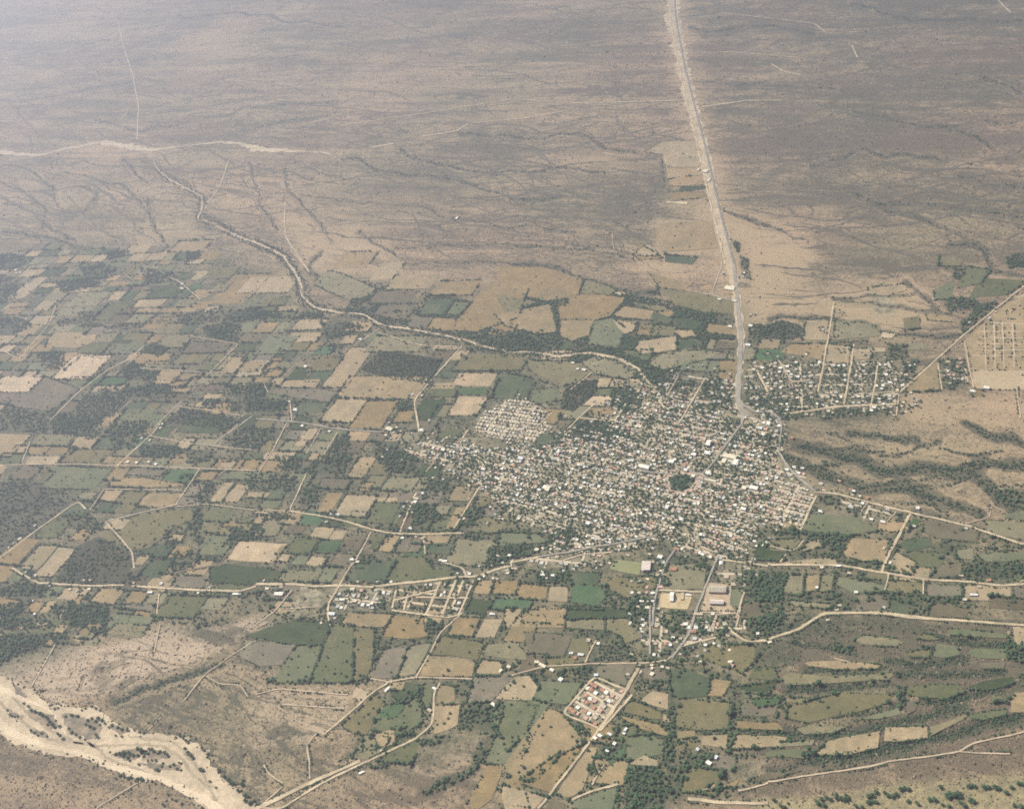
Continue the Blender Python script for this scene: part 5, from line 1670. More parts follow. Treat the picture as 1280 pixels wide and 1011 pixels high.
for x, y, r in px_list("865,235,5 610,525,5 560,540,4 585,508,3.5 510,630,5.5 520,640,4 940,585,4.5 960,560,4 970,535,4 905,590,4 570,655,5 540,350,6 555,360,6.5 530,365,5 520,345,5 370,80,5.5 380,95,5 365,115,5 800,70,4.5 805,85,4 960,320,4.5 930,480,4.5 1080,100,4 1105,100,4.5 1190,615,5 1220,120,5 1225,100,4.5 215,370,5 240,370,6 265,375,5.5 450,350,5", 320, 758, Q4): SINGLE.append((x, y, r, 'plain'))
for x, y, r in px_list("145,815,5 60,805,4.5 100,860,4.5 45,860,4 80,875,4 95,870,4.5 350,690,5 365,680,5.5 680,645,5 690,660,5.5 1010,660,5 1100,290,6 1090,300,5 840,680,4.5 870,690,4.5 380,720,5 600,470,4 685,272,5.5 660,270,5 860,320,5.5 840,330,5 830,350,4.5 715,385,5 720,370,5 700,395,4.5 545,180,6 550,190,5 840,175,5 300,650,4 310,735,5 180,950,5", 640, 758, Q4): SINGLE.append((x, y, r, 'plain'))
for x, y, r in px_list("805,965,6 835,970,6 830,960,5 860,905,6.5 890,945,7 910,940,8 930,945,8 950,940,7.5 900,955,7 960,950,5.5 1015,895,6.5 1030,900,6 1000,900,5.5 1075,905,6 1100,905,6.5 1130,905,6.5 1150,910,5.5 1185,930,5.5 1195,935,5 1215,905,5 1250,885,6 1270,890,6 1010,970,6 1025,975,6 960,980,5 980,995,6 900,1000,6 870,990,5 1260,1000,6.5 1230,995,6 1275,1005,6 750,990,6 740,980,5 700,975,5.5 660,915,6 680,910,6 700,915,6 640,940,6 620,950,5.5 600,945,5.5 580,930,5 540,930,6 520,945,6 500,950,5.5 500,980,5.5 540,980,6 520,975,5 400,960,6 380,965,6.5 360,960,6.5 340,955,6 310,965,6 290,955,6 265,965,6.5 250,985,6.5 240,975,6 280,995,6 390,945,5.5 340,940,5 440,1000,6 470,1005,6 60,1000,5.5 80,1005,5 30,970,5 100,985,4 640,335,6 650,345,5.5 770,200,5 795,205,6 785,215,5 820,205,5 1160,470,5 1190,480,6 990,535,5 1200,200,5.5", 960, 758, Q4): SINGLE.append((x, y, r, 'plain'))
for x, y, r in px_list("390,540,6 420,558,5.5 345,580,5 365,578,5 330,460,5 350,455,5.5 480,150,4.5 1120,380,5 690,405,5 850,310,5 560,410,4 305,195,4.5 480,430,5 520,440,5", 0, 530, Q4): SINGLE.append((x, y, r, 'plain'))
N_SINGLE0 = len(TREE_X)
for x, y, r, s in SINGLE:
    g = G([(x, y)])[0]; add_tree(g[0], g[1], r * rng.uniform(0.85, 1.1), 0, rng.uniform(0.6, 1.15), 'single')
gp = G(PLAZA); lo, hi = gp.min(0), gp.max(0); N_PLAZA0 = len(TREE_X)
k = 0
while k < 46:
    q = rng.uniform(lo, hi); pq = P(q)[0]
    cen = PLAZA.mean(0)
    if inside([(pq - cen) * 1.04 + cen], PLAZA)[0] and all((q[0] - t[0]) ** 2 + (q[1] - t[1]) ** 2 > 26 for t in TREE_X[N_PLAZA0:]):
        add_tree(q[0], q[1], rng.uniform(4.6, 6.8), 0, rng.uniform(0.5, 0.9), 'plaza'); k += 1
T = np.array([t[:5] for t in TREE_X]); SRC = np.array([t[5] for t in TREE_X])
pT = P(T[:, :2])
vis = (pT[:, 0] > -140) & (pT[:, 0] < 1420) & (pT[:, 1] > -60) & (pT[:, 1] < 1130)
T, SRC, pT = T[vis], SRC[vis], pT[vis]
T[:, 3] = T[:, 2] * rng.uniform(1.35, 1.9, len(T))
# the 290 that show largest stand as trees of their own
inframe = (pT[:, 0] > 3) & (pT[:, 0] < 1277) & (pT[:, 1] > 3) & (pT[:, 1] < 1008)
app = T[:, 2] / DEPTH(T[:, :2]) * np.where(SRC == 'single', 3.0, np.where(SRC == 'plaza', 2.0, 1.0)) * inframe
order = np.argsort(-app); OWN = np.sort(order[:292]); REST = np.setdiff1d(np.arange(len(T)), OWN)

# ------------------------------------------------------------------ foliage
def foliage_mat():
    N = NT('foliage', 0.9)
    t = N.attr('tint')
    c = N.mix(N.ramp(t, 0.5, 1.4), (0.025, 0.058, 0.032), (0.056, 0.092, 0.044))
    c = N.mix(N.math('MULTIPLY', N.ramp(N.noise(0.35, 2), 0.4, 0.7), 0.5), c, (0.085, 0.104, 0.055))
    return N.done(c)
def bush_mat():
    N = NT('desert_scrub', 0.95)
    c = N.mix(N.ramp(N.attr('tint'), 0.5, 1.4), (0.070, 0.058, 0.042), (0.200, 0.160, 0.105))
    return N.done(c)
M_LEAF, M_BUSH = foliage_mat(), bush_mat()
M_BARK = surf_mat('bark', (0.12, 0.095, 0.07), (0.08, 0.065, 0.05), 1.5)
gr = (1 + 5 ** 0.5) / 2
ICO_V = np.array([(-1, gr, 0), (1, gr, 0), (-1, -gr, 0), (1, -gr, 0), (0, -1, gr), (0, 1, gr), (0, -1, -gr), (0, 1, -gr), (gr, 0, -1), (gr, 0, 1), (-gr, 0, -1), (-gr, 0, 1)]) / math.hypot(1, gr)
ICO_F = np.array([(0, 11, 5), (0, 5, 1), (0, 1, 7), (0, 7, 10), (0, 10, 11), (1, 5, 9), (5, 11, 4), (11, 10, 2), (10, 7, 6), (7, 1, 8), (3, 9, 4), (3, 4, 2), (3, 2, 6), (3, 6, 8), (3, 8, 9), (4, 9, 5), (2, 4, 11), (6, 2, 10), (8, 6, 7), (9, 8, 1)])
def crowns(xyz, rad, tint, name, mat, flat=0.78):
    """many small crowns, each an uneven ball of its own, in one mesh"""
    n = len(xyz); v = np.repeat(ICO_V[None], n, 0)
    a = rng.uniform(0, 6.28, n); c, s = np.cos(a), np.sin(a)
    x, y = v[:, :, 0] * c[:, None] - v[:, :, 1] * s[:, None], v[:, :, 0] * s[:, None] + v[:, :, 1] * c[:, None]
    v = np.stack([x, y, v[:, :, 2]], -1) * rng.uniform(0.68, 1.28, (n, 12, 1)) * rad[:, None, None] * np.array([1, 1, flat])
    v += xyz[:, None, :]
    f = (ICO_F[None] + (np.arange(n) * 12)[:, None, None]).reshape(-1, 3)
    return mesh_np(name, v.reshape(-1, 3), f.ravel(), np.full(len(f), 3), [mat], attrs={'tint': np.repeat(tint, 12)})
Z = ground_z(T[:, :2], pT)
def stuff_trees(idx, name):
    t, z = T[idx], Z[idx]
    xyz = np.column_stack([t[:, :2], z + t[:, 3] * 0.55]); rad = t[:, 2].copy(); tint = t[:, 4]
    big = t[:, 2] > 4.3
    a = rng.uniform(0, 6.28, big.sum()); d = t[big, 2] * 0.62
    x2 = xyz[big] + np.column_stack([d * np.cos(a), d * np.sin(a), t[big, 2] * rng.uniform(-0.1, 0.4, big.sum())])
    o = link(name, crowns(np.vstack([xyz, x2]), np.r_[rad * np.where(big, 0.86, 1), t[big, 2] * 0.6], np.r_[tint, tint[big] * 1.08], name, M_LEAF)); tag(o, kind='stuff')
hedge = np.isin(SRC[REST], ('hedge', 'roadside')); gul = SRC[REST] == 'gully'
stuff_trees(REST[hedge], 'hedgerow_foliage'); stuff_trees(REST[gul], 'gully_brush'); stuff_trees(REST[~hedge & ~gul], 'tree_foliage')

# ------------------------------------------------------------------ single trees: tapered trunk with limbs, crown of many leaf clumps
def cone(a, b, ra, rb, k=6):
    a, b = np.array(a, float), np.array(b, float); d = (b - a) / np.linalg.norm(b - a)
    u = np.cross(d, (0.3, 0.9, 0.1)); u /= np.linalg.norm(u); w = np.cross(d, u); t = np.arange(k) * 2 * math.pi / k
    ring = np.cos(t)[:, None] * u + np.sin(t)[:, None] * w
    return np.vstack([a + ring * ra, b + ring * rb]), [(i, (i + 1) % k, k + (i + 1) % k, k + i) for i in range(k)]
def join(parts):
    V, F, C, o = [], [], [], 0
    for v, f in parts:
        V.append(v)
        for q in f: F += [i + o for i in q]; C.append(len(q))
        o += len(v)
    return np.vstack(V), F, C
def tree_variant(seed):
    r = np.random.default_rng(seed)
    limbs, pts = [cone((0, 0, -0.15), (r.normal(0, .05), r.normal(0, .05), 0.62), 0.11, 0.06)], []
    for k in range(5):
        a = k * 1.26 + r.normal(0, .3); d = r.uniform(0.35, 0.7); e = (d * math.cos(a), d * math.sin(a), r.uniform(0.8, 1.2))
        limbs.append(cone((0, 0, 0.5), e, 0.055, 0.02, 5)); pts.append(e)
    cl = [(0, 0, 1.15, 0.55)]
    for e in pts: cl.append((e[0], e[1], e[2], r.uniform(0.34, 0.52)))
    for _ in range(16):
        a, d = r.uniform(0, 6.28), math.sqrt(r.random()) * 0.85
        cl.append((d * math.cos(a), d * math.sin(a), r.uniform(0.65, 1.45) - 0.3 * d * d, r.uniform(0.14, 0.3)))
    parts, tint = [], []
    for x, y, z, q in cl:
        v = ICO_V * r.uniform(0.7, 1.3, (12, 1)) * q * (1, 1, 0.8) + (x, y, z); parts.append((v, ICO_F)); tint += [r.uniform(0.5, 1.35)] * 12
    for _ in range(40):      # loose leaf sprays that break the outline
        a, d, z = r.uniform(0, 6.28), r.uniform(0.6, 1.08), r.uniform(0.6, 1.4)
        c = np.array([d * math.cos(a), d * math.sin(a), z - 0.25 * d]); m = r.normal(0, 0.09, (3, 3)); parts.append((c + m, [(0, 1, 2)])); tint += [r.uniform(0.6, 1.4)] * 3
    V, F, C = join(parts); tv, tf, tc = join(limbs)
    return mesh_np('crown', V, F, C, [M_LEAF], attrs={'tint': np.array(tint)}), mesh_np('trunk', tv, tf, tc, [M_BARK])
VARIANT = [tree_variant(50 + i) for i in range(8)]

# ------------------------------------------------------------------ where is what: words for the labels
PLACES = [(70, 915, 'on the sand near the upper river bend'), (55, 900, 'in the scrub island of the upper river'), (100, 905, 'among bushes on the upper river sand'), (130, 918, 'on the sand spit between the river channels'), (160, 942, 'in the dark thicket on the middle river sand'), (190, 940, 'at the east end of the middle river thicket'), (205, 958, 'in the scattered bushes of the middle riverbed'), (235, 935, 'at the river bank under the scrub plain'), (250, 962, 'alone on the wide lower river sand'), (275, 975, 'on the east bank of the lower river'), (305, 995, 'where the dirt track meets the lower river'), (215, 1002, 'on the low spit beside the lower river'), (165, 973, 'on the west bank of the dry river'), (20, 890, 'on the pink gravel of the upper river'),
    (390, 850, 'below the big green double field'), (450, 848, 'at the corner of the big green double field'), (415, 780, 'beside the lane off the valley road'), (470, 895, 'in the strip beside the farm track'), (480, 875, 'around the bright green farm plot'), (555, 895, 'in the tan paddock beside the farmhouse'), (545, 835, 'beside the lane between the brown fields'), (520, 785, 'under the unfinished grid of plots'), (600, 790, 'along the brown fields under the green plot'), (630, 900, 'beside the long narrow green field'),
    (660, 965, 'in the large tan field at the bottom'), (730, 935, 'beside the farm lane under the walled estate'), (745, 880, 'beside the walled estate of red roofs'), (770, 920, 'in the hamlet below the walled estate'), (815, 840, 'by the lone bare yard at the lane end'), (860, 930, 'in the green belt beside the square fields'), (850, 970, 'in the dark grove at the bottom'), (910, 830, 'beside the pink farmhouse in the trees'), (890, 950, 'in the hamlet above the sandy lane'), (690, 830, 'at the farmyard above the walled estate'), (780, 805, 'beside the green plots south of town'),
    (1010, 990, 'on the pale slope below the scrub ridge'), (1050, 1000, 'on the pale slope beside the bottom edge'), (1090, 990, 'in the bush band on the pale slope'), (1130, 990, 'in the middle of the pale slope'), (1160, 1000, 'near the sandy lane on the pale slope'), (1190, 993, 'in the long dark thicket on the pale slope'), (1240, 985, 'on the grassy upper part of the pale slope'), (1270, 1005, 'at the far corner of the pale slope'), (1120, 850, 'beside the terraced olive fields'), (1160, 810, 'at the pond plot among the terraces'), (1230, 890, 'at the end of the green terrace'), (1000, 830, 'above the long tan terrace'),
    (853, 603, 'in the middle of the plaza'), (850, 595, 'along the uphill side of the plaza'), (850, 611, 'along the downhill side of the plaza'), (840, 603, 'at the west end of the plaza'), (865, 600, 'at the east end of the plaza'), (780, 708, 'beside the soccer field'), (845, 748, 'in the school compound'), (897, 745, 'in the warehouse yard'), (912, 575, 'in the blocks by the big school'), (885, 560, 'uphill of the plaza'), (805, 590, 'by the market hall'), (840, 580, 'in the block above the plaza'), (895, 605, 'in the blocks beside the plaza'), (935, 612, 'on the long street east of the plaza'), (930, 640, 'in the blocks above the south road'), (835, 640, 'in the blocks below the plaza'), (780, 640, 'in the blocks southwest of the plaza'), (740, 655, 'in the low blocks above the valley road'), (700, 600, 'in the mid-town blocks'), (680, 612, 'by the cream warehouse in mid-town'), (640, 610, 'at the west side of town'), (655, 520, 'in the estate of pale rows'), (660, 575, 'below the estate of pale rows'), (720, 550, 'beside the green meadow in town'), (760, 570, 'in the upper town blocks'), (530, 560, 'at the western town fringe'), (570, 565, 'on the street at the western fringe'), (600, 590, 'beside the western entrance street'),
    (820, 500, 'at the northern edge of town'), (860, 520, 'in the wooded north quarter'), (925, 520, 'at the highway junction'), (935, 435, 'beside the highway above town'), (905, 375, 'beside the highway yards'), (882, 220, 'at the compound far up the highway'), (985, 465, 'in the northeast quarter near the junction'), (1030, 490, 'in the middle of the northeast quarter'), (1105, 485, 'at the outer end of the northeast quarter'), (1060, 512, 'on the edge street of the northeast quarter'), (950, 540, 'beside the bypass above town'), (985, 580, 'where the bypass meets the east road'), (990, 640, 'in the tight rows of the east estate'), (1055, 608, 'beside the east road near town'), (1090, 640, 'in the cluster along the east road'), (1145, 645, 'at the turquoise plot on the east road'), (1040, 708, 'on the southeast valley road'), (1070, 745, 'in the fields below the southeast road'), (1220, 735, 'at the farm on the southeast road'), (1030, 640, 'at the green field beside the east estate'), (1210, 490, 'on the stubble plain above the ridges'), (1190, 465, 'in the small hamlet on the stubble plain'),
    (870, 780, 'along the south street'), (815, 770, 'along the southwest street'), (845, 690, 'in the orchard block by the south crossing'), (900, 690, 'at the south crossing'), (920, 720, 'in the grove below the south crossing'), (700, 690, 'along the valley road near town'), (640, 705, 'along the valley road by the brown field'), (560, 700, 'at the bend above the valley road'), (590, 720, 'at the fork of the valley road'), (440, 745, 'in the hamlet beside the valley road'), (470, 752, 'in the tight lower hamlet'), (545, 750, 'in the unfinished grid of plots'), (350, 742, 'at the white shed by the valley road'), (295, 740, 'on the valley road by the green grove'), (200, 738, 'on the valley road by the two fields'), (110, 738, 'on the western valley road'), (45, 760, 'in the fields under the western valley road'), (110, 640, 'at the junction beside the dark bush land'), (170, 580, 'in the hamlet on the straight west lane'), (250, 590, 'beside the lane corner in the west fields'), (60, 670, 'beside the pink tan western fields'), (450, 700, 'at the cross lane above the green field'), (520, 625, 'along the short lane in the middle fields'), (500, 660, 'along the winding lane through the fields'), (380, 645, 'on the winding lane west of the fields'), (490, 535, 'at the pale yard beside the dark lane'), (370, 510, 'on the farm lane under the brown fields'), (440, 425, 'beside the wash crossing'), (380, 460, 'beside the small green plot'), (340, 395, 'in the trees by the near wash'), (225, 355, 'in the hamlet on the far lane'), (22, 340, 'at the far western farm'), (200, 500, 'beside the dark orchard block'), (130, 480, 'along the diagonal western lane'), (60, 440, 'along the far western lane'), (280, 440, 'along the cross lane in the far fields'), (570, 430, 'where the lane crosses the wash'), (555, 460, 'along the lane beside the dark orchard'), (725, 460, 'beside the brown field north of town'), (700, 430, 'in the grove along the wash'), (780, 380, 'in the fields beside the highway'), (900, 740, 'beside the big warehouse'), (1000, 700, 'in the fields beside the east estate'), (960, 900, 'in the strip fields below the terraces'), (700, 760, 'beside the bright green square field')]
PP = np.array([(a, b) for a, b, _ in PLACES], float)
ORD = ['first', 'second', 'third', 'fourth', 'fifth', 'sixth', 'seventh', 'eighth', 'ninth', 'tenth', 'eleventh', 'twelfth', 'thirteenth', 'fourteenth', 'fifteenth', 'sixteenth', 'seventeenth', 'eighteenth', 'nineteenth', 'twentieth']
def give_labels(rows):
    """rows: (object, wording with its look, px, py). Look and place first; only if several share both, their order from the left."""
    by = {}
    for o, look, x, y in rows:
        k = int(np.argmin(((PP - (x, y)) ** 2).sum(1))); by.setdefault((look, PLACES[k][2]), []).append((x, o))
    for (look, place), v in by.items():
        v.sort(key=lambda t: t[0])
        for i, (x, o) in enumerate(v):
            s = f'{look} {place}'
            if len(v) > 1: s += ', ' + ('leftmost' if i == 0 else 'rightmost' if i == len(v) - 1 else f'{ORD[min(i, 19)]} from left')
            o['label'] = s if len(s.replace('-', ' ').split()) <= 16 else s.replace(' the ', ' ')
rows = []
for i in OWN:
    x, y, r, h, tint, = T[i]
    root = bpy.data.objects.new('tree', None); COL.objects.link(root); root.location = (x, y, Z[i]); root.rotation_euler = (0, 0, rng.uniform(0, 6.28))
    cm, tm = VARIANT[int(rng.integers(8))]
    c = link('crown', cm, root); c.scale = (r, r, r * rng.uniform(0.8, 1.05)); t = link('trunk', tm, root); t.scale = c.scale
    root['category'] = 'tree'; root['group'] = 'trees standing on their own'
    size = 'large' if r > 5.9 else 'mid-sized' if r > 4.7 else 'small'
    tone = 'grey-green' if P([(x, y)])[0, 1] > 835 and P([(x, y)])[0, 0] < 330 else 'dark green'
    rows.append((root, f'{size} {tone} tree', pT[i, 0], pT[i, 1]))
give_labels(rows)

# ------------------------------------------------------------------ desert scrub: low bushes, too many to count
n = 260000
q = np.column_stack([rng.uniform(-60, 1340, n), rng.uniform(-25, 1060, n)])
g = G(q)
dn = 0.62 + 0.5 * sample(B['dark'], q) - 0.2 * sample(B['grassy'], q) - 0.55 * sample(B['bare'], q) - 0.10 * sample(B['pale'], q)
dn *= (1 - np.clip(sample(blur(mask_field, 1), q) * 1.2, 0, 1)) * (sample(mask_road, q) < 0.35) * (sample(mask_sand, q) < 0.25) * (1 - 0.85 * sample(B['yard'], q)) * (1 - 0.65 * sample(B['farm'], q))
ph = np.sin(g[:, 0] * 0.004 + 1.3 * np.sin(g[:, 1] * 0.003)) + np.sin(g[:, 1] * 0.0075 + np.sin(g[:, 0] * 0.002))
dn *= 0.85 + 0.15 * ph
keep = rng.random(n) < dn
g, q = g[keep], q[keep]; n = len(g)
rad = rng.lognormal(math.log(1.4), 0.42, n) * (DEPTH(g) / 2800) ** 0.55
rad = np.where(sample(B['pale'], q) > 0.5, rad * 1.15, rad)
zz = ground_z(g, q)
k = 5
a = rng.uniform(0, 6.28, (n, 1)) + np.arange(k) * 2 * math.pi / k
rr = rad[:, None] * rng.uniform(0.7, 1.25, (n, k))
ring = np.stack([g[:, :1] + rr * np.cos(a), g[:, 1:] + rr * np.sin(a), zz[:, None] + 0.15 * rr], -1)
top = np.stack([g[:, 0] + rad * rng.normal(0, 0.2, n), g[:, 1] + rad * rng.normal(0, 0.2, n), zz + rad * rng.uniform(0.7, 1.1, n)], -1)[:, None]
v = np.concatenate([ring, top], 1).reshape(-1, 3)
f = np.array([(i, (i + 1) % k, k) for i in range(k)])[None] + (np.arange(n) * (k + 1))[:, None, None]
o = link('desert_scrub', mesh_np('desert_scrub', v, f.reshape(-1), np.full(n * k, 3), [M_BUSH], attrs={'tint': np.repeat(rng.uniform(0.4, 1.5, n), k + 1)})); tag(o, kind='stuff')
TRI = sum(sum(len(p.vertices) - 2 for p in m.polygons) for m in bpy.data.meshes if len(m.polygons) < 2000) + sum(len(m.loop_triangles) if m.loop_triangles else len(m.polygons) * 1 for m in bpy.data.meshes if len(m.polygons) >= 2000)
print('tris', TRI, 'trees', len(T), 'scrub', n, 'houses', len(HOUSES), 'big', N_BIG)
# ------------------------------------------------------------------ houses
def paint(name, c, dirt=0.75, rough=0.8):
    N = NT(name, rough)
    d = tuple(x * dirt for x in c)
    return N.done(N.mix(N.ramp(N.noise(0.4, 3, 0.6), 0.35, 0.75), c, d))
ROOF = {'white': paint('white_roof', (0.66, 0.63, 0.56)), 'cream': paint('cream_roof', (0.58, 0.52, 0.39)), 'grey': paint('grey_concrete_roof', (0.40, 0.385, 0.35)), 'tan': paint('tan_roof', (0.41, 0.345, 0.26)), 'pink': paint('pinkish_roof', (0.46, 0.30, 0.235)),
        'dark': paint('dark_roof', (0.17, 0.155, 0.135)), 'red': paint('clay_tile_roof', (0.37, 0.19, 0.125)), 'tin': paint('tin_roof', (0.50, 0.51, 0.50), 0.8, 0.5), 'pinkgrey': paint('pale_sheet_roof', (0.50, 0.43, 0.39)), 'concrete': paint('weathered_sheet_roof', (0.36, 0.32, 0.25))}
WALL = {'white': paint('white_wall', (0.70, 0.68, 0.62)), 'cream': paint('cream_wall', (0.58, 0.50, 0.37)), 'tan': paint('tan_wall', (0.40, 0.31, 0.22)), 'pink': paint('pink_wall', (0.46, 0.29, 0.22)), 'grey': paint('block_wall', (0.33, 0.31, 0.28))}
M_DOOR = paint('dark_door', (0.10, 0.075, 0.055)); M_GLASS = paint('window_glass', (0.05, 0.06, 0.07), 0.8, 0.2)
def box(x0, x1, y0, y1, z0, z1, bottom=False):
    v = np.array([(x0, y0, z0), (x1, y0, z0), (x1, y1, z0), (x0, y1, z0), (x0, y0, z1), (x1, y0, z1), (x1, y1, z1), (x0, y1, z1)], float)
    f = [(0, 1, 5, 4), (1, 2, 6, 5), (2, 3, 7, 6), (3, 0, 4, 7), (4, 5, 6, 7)]
    if bottom: f.append((3, 2, 1, 0))
    return v, f
def house_geo(l, w, h, roof, k):
    a, b = l / 2, w / 2
    if roof == 'gable':
        wall = [box(-a, a, -b, b, 0, h)]
        rh = b * 0.42; e = 0.5; t = 0.14
        v = np.array([(-a - e, -b - e, h - 0.1), (a + e, -b - e, h - 0.1), (a + e, 0, h + rh), (-a - e, 0, h + rh), (a + e, b + e, h - 0.1), (-a - e, b + e, h - 0.1)], float)
        u = v + (0, 0, t)
        V = np.vstack([v, u]); F = [(6, 7, 8, 9), (9, 8, 10, 11), (0, 3, 2, 1), (3, 5, 4, 2), (0, 1, 7, 6), (4, 5, 11, 10), (1, 2, 8, 7), (2, 4, 10, 8), (3, 0, 6, 9), (5, 3, 9, 11)]
        gv = np.array([(-a + .01, -b + .01, h), (-a + .01, b - .01, h), (-a + .01, 0, h + rh - .3), (a - .01, -b + .01, h), (a - .01, b - .01, h), (a - .01, 0, h + rh - .3)]); wall.append((gv, [(0, 2, 1), (3, 4, 5)]))
        return wall, [(V, F)]
    if roof in ('tin', 'shed'):
        e = 0.5; v = np.array([(-a - e, -b - e, h), (a + e, -b - e, h), (a + e, b + e, h + 0.18 * w), (-a - e, b + e, h + 0.18 * w)], float); u = v + (0, 0, 0.16)
        wv, wf = box(-a, a, -b, b, 0, h); wv[6:8, 2] += 0.165 * w
        return [(wv, wf)], [(np.vstack([v, u]), [(4, 5, 6, 7), (0, 3, 2, 1), (0, 1, 5, 4), (1, 2, 6, 5), (2, 3, 7, 6), (3, 0, 4, 7)])]
    wall = [box(-a, a, -b, b, 0, h)]
    e, p, t = 0.2, 0.45, 0.3
    rf = [box(-a - e, a + e, -b - e, b + e, h, h + 0.2, True), box(-a - e, a + e, -b - e, -b - e + t, h + 0.2, h + p), box(-a - e, a + e, b + e - t, b + e, h + 0.2, h + p), box(-a - e, -a - e + t, -b - e + t, b + e - t, h + 0.2, h + p), box(a + e - t, a + e, -b - e + t, b + e - t, h + 0.2, h + p)]
    if k % 3 == 0: rf.append(box(-a * 0.6, -a * 0.6 + 1.6, b * 0.2, b * 0.2 + 1.6, h + 0.2, h + 1.5))          # water tank
    if k % 4 == 1 and l > 8: wall.append(box(a, a + l * 0.28, -b, b * 0.15, 0, h * 0.85)); rf.append(box(a + e, a + l * 0.28 + e, -b - e, b * 0.15 + e, h * 0.85, h * 0.85 + 0.2, True))   # lower wing
    return wall, rf
HP = P(np.array([(h[0], h[1]) for h in HOUSES])); HD = DEPTH(np.array([(h[0], h[1]) for h in HOUSES]))
bright = np.array([{'white': 1.5, 'cream': 1.25, 'red': 1.4, 'tin': 1.1}.get(h[7], 0.9) for h in HOUSES])
hs = np.array([math.sqrt(h[3] * h[4]) for h in HOUSES]) / HD * bright
hs[:N_BIG] += 1.0
hs *= (HP[:, 0] > 2) & (HP[:, 0] < 1278) & (HP[:, 1] > 2) & (HP[:, 1] < 1009)
ownh = set(np.argsort(-hs)[:298].tolist())
WK = ['white', 'cream', 'tan', 'pink', 'grey']
def wall_of(col, k): return {'white': 'white', 'cream': 'cream', 'pink': 'pink', 'red': ['white', 'cream', 'pink'][k % 3], 'tan': 'tan'}.get(col, WK[k % 5])
COLW = {'white': 'white', 'cream': 'cream', 'grey': 'grey', 'tan': 'tan', 'pink': 'pink', 'dark': 'dark-roofed', 'red': 'red-roofed', 'tin': 'tin-roofed', 'pinkgrey': 'pale-roofed', 'concrete': 'weathered'}
rows = []; SV, SF, SC, SM, so = [], [], [], [], 0
rmats = list(ROOF.values()) + list(WALL.values()); rkey = {('r', k): i for i, k in enumerate(ROOF)}; rkey.update({('w', k): len(ROOF) + i for i, k in enumerate(WALL)})
def grandstand(root, l, w, h):
    a, b = l / 2, w / 2
    steps = [box(-a + i * 2.0, a - 2, -b + 1, b - 1, i * 0.7, (i + 1) * 0.7) for i in range(7)]
    v, f, c = join(steps); link('seating', mesh_np('seating', v, f, c, [WALL['grey']]), root)
    for x in (-a * 0.2, a - 0.6):
        for y in (-b + 0.8, 0, b - 0.8):
            v, f, c = join([box(x - .25, x + .25, y - .25, y + .25, 0, h - 0.4)]); link('post', mesh_np('post', v, f, c, [WALL['white']]), root)
    v, f, c = join([box(a - 0.3, a, -b, b, 0, h - 0.4)]); link('back_wall', mesh_np('back_wall', v, f, c, [WALL['cream']]), root)
    r = np.array([(-a - 2, -b - 1, h), (a + 1, -b - 1, h - 0.4), (a + 1, b + 1, h - 0.4), (-a - 2, b + 1, h)]); u = r + (0, 0, 0.3)
    link('roof', mesh_np('roof', np.vstack([r, u]), np.array([(4, 5, 6, 7), (0, 3, 2, 1), (0, 1, 5, 4), (1, 2, 6, 5), (2, 3, 7, 6), (3, 0, 4, 7)]).ravel(), [4] * 6, [ROOF['pinkgrey']]), root)
for k, (x, y, a, l, w, h, roof, col, where) in enumerate(HOUSES):
    gz = float(ground_z(np.array([(x, y)]))[0])
    if k in ownh:
        kind = where if k < N_BIG else 'house'
        root = bpy.data.objects.new(kind, None); COL.objects.link(root); root.location = (x, y, gz); root.rotation_euler = (0, 0, a)
        if kind == 'grandstand': grandstand(root, l, w, h)
        else:
            wl, rf = house_geo(l, w, h, roof, k)
            v, f, c = join(wl); link('wall', mesh_np('wall', v, f, c, [WALL[wall_of(col, k)]]), root)
            v, f, c = join(rf); link('roof', mesh_np('roof', v, f, c, [ROOF[col]]), root)
            v, f, c = join([box(-0.6, 0.6, -w / 2 - 0.06, -w / 2 - 0.01, 0, 2.1)]); link('door', mesh_np('door', v, f, c, [M_DOOR]), root)
            for sx in (-1, 1):
                v, f, c = join([box(sx * l * 0.3 - 0.6, sx * l * 0.3 + 0.6, -w / 2 - 0.05, -w / 2 - 0.01, 1.0, 2.1, True)]); link('window', mesh_np('window', v, f, c, [M_GLASS]), root)
        word = kind.replace('_', ' ')
        root['category'] = 'school' if kind == 'schoolhouse' else word; root['group'] = {'house': 'houses of the town and its farms'}.get(kind, word + ' buildings of the town')
        size = 'long' if max(l, w) > 1.7 * min(l, w) else 'large' if l * w > 190 else 'small' if l * w < 105 else 'mid-sized'
        rk = {'gable': 'gabled', 'tin': 'sloping-roofed', 'shed': 'sloping-roofed'}.get(roof, 'flat-roofed')
        cw = COLW[col]
        look = f'{size} {cw} {word}' if 'roofed' in cw else f'{size} {cw} {rk} {word}'
        rows.append((root, look, HP[k, 0], HP[k, 1]))
    else:
        wl, rf = house_geo(l, w, h, roof, k); ca_, sa_ = math.cos(a), math.sin(a)
        for parts, mk in ((wl, rkey[('w', wall_of(col, k))]), (rf, rkey[('r', col)])):
            for v, f in parts:
                SV.append(np.column_stack([v[:, 0] * ca_ - v[:, 1] * sa_ + x, v[:, 0] * sa_ + v[:, 1] * ca_ + y, v[:, 2] + gz]))
                for q in f: SF += [i + so for i in q]; SC.append(len(q)); SM.append(mk)
                so += len(v)
give_labels(rows)
o = link('town_houses', mesh_np('town_houses', np.vstack(SV), SF, SC, rmats, SM)); tag(o, kind='stuff')
